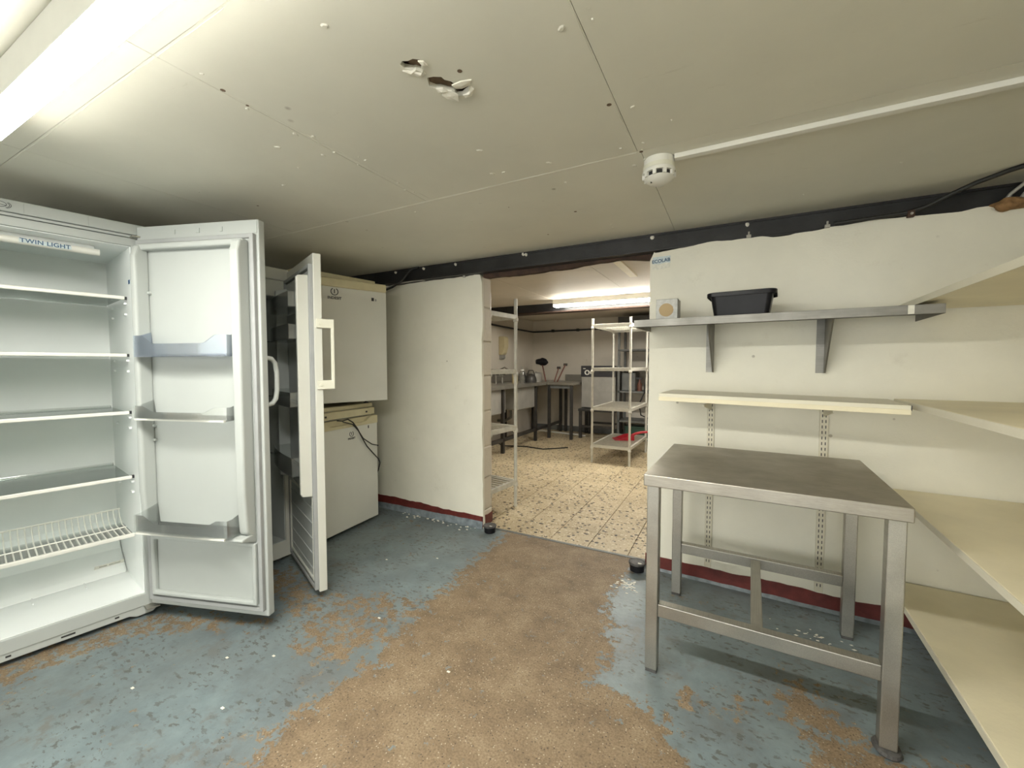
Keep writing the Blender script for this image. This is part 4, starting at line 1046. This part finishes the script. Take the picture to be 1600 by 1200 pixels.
# second bench along the far wall
t = thing('steel_bench', 'short stainless bench with raised back against the far kitchen wall', 'table', (0, 0, 0))
MB().box(-2.515, -2.10, 5.90, 6.70, .822, .862).build('worktop', 'steel', t, bevel=.004)
tag(MB().box(-2.515, -2.10, 6.688, 6.70, .8625, .97).build('splashback', 'steel', bevel=.003), 'short stainless upstand on the far wall behind the bench', 'splashback')
for x in (-2.49, -2.13):
    for y in (5.93, 6.66): MB().box(x - .02, x + .02, y - .02, y + .02, 0, .822).build('leg', 'dark_metal', t)
MB().box(-2.47, -2.15, 5.93, 5.96, .77, .82).build('rail', 'dark_grey', t)

# things on the benches
t = thing('paddle', 'round black headed utensil leaning in the corner of the benches', 'utensil', (-2.66, 6.05, .8675))
MB().tube([(0.06, 0, 0.0), (-.02, .05, .26)], .012, 8).build('handle', 'brown_wood', t)
blob('head', (-.035, .06, .31), (.10, .05, .055), 7.0, 'black_plastic', parent=t)
for k, (dx, lean) in enumerate(((0.0, .06), (.05, .12))):
    t = thing('wooden_utensil', ('shorter brown handled utensil beside the round black one', 'taller brown handled utensil at the end of the corner group')[k], 'utensil', (-2.47 + dx, 6.08, .8625), 0, 'brown handled utensils')
    MB().tube([(0, 0, 0), (lean, .04, .22 + .05 * k)], .011, 8).build('handle', 'brown_wood', t)
    MB().box(lean - .03, lean + .03, .03, .055, .20 + .05 * k, .24 + .05 * k).build('head', 'dark_metal', t, bevel=.004)
t = thing('squeeze_bottle', 'clear squeeze bottle with thin nozzle on the sink bench', 'bottle', (-2.70, 5.42, bz))
smooth_angle(MB().lathe([(.04, 0), (.042, .01), (.042, .15), (.025, .18), (.012, .185), (.008, .24)], 16).build('body', 'clear', t), 40)
MB().lathe([(.028, .178), (.028, .195)], 16).build('collar', 'white_plastic', t)
t = thing('squeeze_bottle', 'yellowish squeeze bottle nearer the rack on the sink bench', 'bottle', (-2.72, 5.22, bz))
smooth_angle(MB().lathe([(.04, 0), (.042, .01), (.042, .13), (.025, .16), (.012, .165), (.007, .22)], 16).build('body', 'beige_plastic', t), 40)
MB().lathe([(.028, .158), (.028, .172)], 16).build('collar', 'white_plastic', t)
t = thing('kettle', 'dark jug with a spout on the sink bench by the bottles', 'jug', (-2.68, 5.66, bz))
smooth_angle(MB().lathe([(.09, 0), (.095, .03), (.075, .09), (.05, .12), (.02, .13)], 20).build('body', 'dark_metal', t), 40)
MB().tube([(-.07, 0, .07), (-.13, 0, .14)], .014, 8, .009).build('spout', 'dark_metal', t)
MB().tube([(-.05, 0, .12), (-.03, 0, .18), (.04, 0, .18), (.07, 0, .10)], .008, 8).build('handle', 'dark_metal', t)
t = thing('steel_pot', 'small grey lidded steel pot on the sink bench', 'pot', (-2.70, 5.90, bz))
smooth_angle(MB().lathe([(.085, 0), (.09, .01), (.09, .13)], 22).build('body', 'grey_panel', t), 40)
smooth_angle(MB().lathe([(.094, .128), (.094, .136), (.05, .148), (.012, .15), (.012, .165)], 22).build('lid', 'grey_panel', t), 40)

# dispenser on the side wall
t = thing('soap_dispenser', 'beige soap dispenser on the kitchen side wall above the bench', 'dispenser', (RX0 + .001, 5.56, 1.25))
MB().prism([(0, .03), (.05, .03), (.075, .06), (.10, .15), (.10, .29), (.08, .31), (0, .31)], -.065, .065, 'y').build('body', 'beige_plastic', t, bevel=.008)
MB().prism([(0.0, .03), (.05, .03), (.06, -.02), (.02, -.04), (0, -.03)], -.05, .05, 'y').build('push_bar', 'grey_panel', t, bevel=.006)
MB().box(.02, .06, .067, .072, .08, .20).build('side_label', 'ink', t)

# machine on a low black stand
t = thing('machine_stand', 'low black metal stand under the machine with the dark panel', 'stand', (0, 0, 0))
MB().box(-2.09, -1.52, 6.12, 6.66, .42, .455).build('top', 'dark_metal', t, bevel=.004)
for x in (-2.06, -1.55):
    for y in (6.15, 6.63): MB().box(x - .02, x + .02, y - .02, y + .02, 0, .42).build('leg', 'dark_metal', t)
MB().box(-2.06, -1.55, 6.14, 6.165, .17, .20).build('rail', 'dark_metal', t); MB().box(-2.06, -1.55, 6.615, 6.64, .17, .20).build('rail', 'dark_metal', t)
t = thing('kitchen_machine', 'grey steel machine with a black control panel behind the kitchen rack', 'machine', (0, 0, .4555))
MB().box(-2.08, -1.55, 6.25, 6.66, .012, .655).build('body', 'grey_panel', t, bevel=.006)
pn = MB().box(-2.085, -1.545, 6.235, 6.252, .49, .66).build('control_panel', 'ink', t, bevel=.003)
for a, b in ((-2.05, -2.01), (-1.88, -1.84)): MB().box(a, b, 6.2335, 6.2352, .61, .622).build('panel_mark', 'paper', pn)
MB().tube([(-1.985 + .032 * math.cos(2 * math.pi * k / 20), 6.232, .555 + .032 * math.sin(2 * math.pi * k / 20)) for k in range(21)], .010, 6).build('dial', 'white_plastic', pn)
MB().box(-1.94, -1.88, 6.2335, 6.2352, .535, .575).build('panel_plate', 'white_plastic', pn); MB().box(-1.80, -1.62, 6.2335, 6.2352, .555, .585).build('slot', 'dark_gap', pn)
for x in (-2.06, -1.57):
    for y in (6.27, 6.64): MB().box(x - .015, x + .015, y - .015, y + .015, 0, .0125).build('foot', 'dusty_black', t)

# dark shelving at the far wall on the right
t = thing('dark_shelving', 'dark metal shelving against the far kitchen wall behind the pale rack', 'shelving', (-1.50, 6.25, 0))
for x in (0, .62):
    for y in (0, .40): MB().box(x - .016, x + .016, y - .016, y + .016, 0, 1.80).build('post', 'dark_grey', t)
for z in (.30, .74, 1.06, 1.36): MB().box(-.016, .636, -.016, .416, z - .025, z).build('shelf_board', 'dark_grey', t, bevel=.002)
MB().box(-.016, .636, -.02, .41, 1.72, 1.84).build('top_box', 'dark_metal', t, bevel=.004)
t = thing('spray_bottle', 'small dark bottle on the dark shelving behind the rack', 'bottle', (-1.22, 6.38, .7405))
smooth_angle(MB().lathe([(.035, 0), (.036, .10), (.015, .14), (.015, .17)], 14).build('body', 'brown_wood', t), 40); MB().box(-.05, .03, -.012, .012, .17, .20).build('trigger', 'ink', t)
tag(MB().box(-1.47, -1.27, 6.30, 6.62, 0.7405, 1.02).build('grey_tub', 'dark_grey', bevel=.012), 'dark grey box standing on the dark shelving', 'box')
t = thing('green_crate', 'dark green crate on the floor under the dark shelving', 'crate', (-1.24, 6.42, 0))
MB().box(-.17, .17, -.12, .12, .004, .20).build('body', 'green_plastic', t, bevel=.008); MB().box(-.18, .18, -.13, .13, .19, .21).build('rim', 'green_plastic', t, bevel=.004)
tag(smooth_angle(MB().tube([(-1.02, 6.21, 1.50), (-1.06, 6.20, 1.25), (-1.10, 6.20, 1.0), (-1.12, 6.20, .72), (-1.19, 6.19, .56), (-1.16, 6.19, .40), (-1.06, 6.19, .36), (-1.02, 6.20, .48)], .010, 7).build('kitchen_cable', 'rubber'), 60), 'black cable looping down in front of the dark shelving', 'cable')
# pipes
t = thing('wall_pipe', 'thin black pipe running round the kitchen walls below the ceiling', 'pipe')
smooth_angle(MB().tube([(RX0 + .03, 3.2, 1.725), (RX0 + .03, 4.5, 1.735), (RX0 + .03, 5.6, 1.71), (RX0 + .03, 6.60, 1.705), (RX0 + .05, RY1 - .05, 1.705), (RX0 + .15, RY1 - .03, 1.705), (-1.5, RY1 - .03, 1.72), (0.5, RY1 - .03, 1.73)], .014, 8).build('pipe_run', 'rubber', t), 60)
for x in (-2.75, -2.3, -1.9): MB().box(x - .02, x + .02, RY1 - .045, RY1 - .001, 1.69, 1.735).build('pipe_bracket', 'rubber', t)
tag(smooth_angle(MB().tube([(-2.93, 6.45, .016), (-2.02, 6.28, .016)], .014, 8).build('white_pole', 'white_plastic'), 60), 'white pole lying on the floor under the far bench', 'pole')
tag(smooth_angle(MB().tube([(-3.0, 5.2, .009), (-2.8, 5.0, .009), (-2.5, 5.1, .009), (-2.2, 5.05, .009), (-1.95, 5.3, .009)], .008, 6).build('floor_cable', 'rubber'), 60), 'thin dark cable lying across the terrazzo by the benches', 'cable')
bpy.context.view_layer.update()
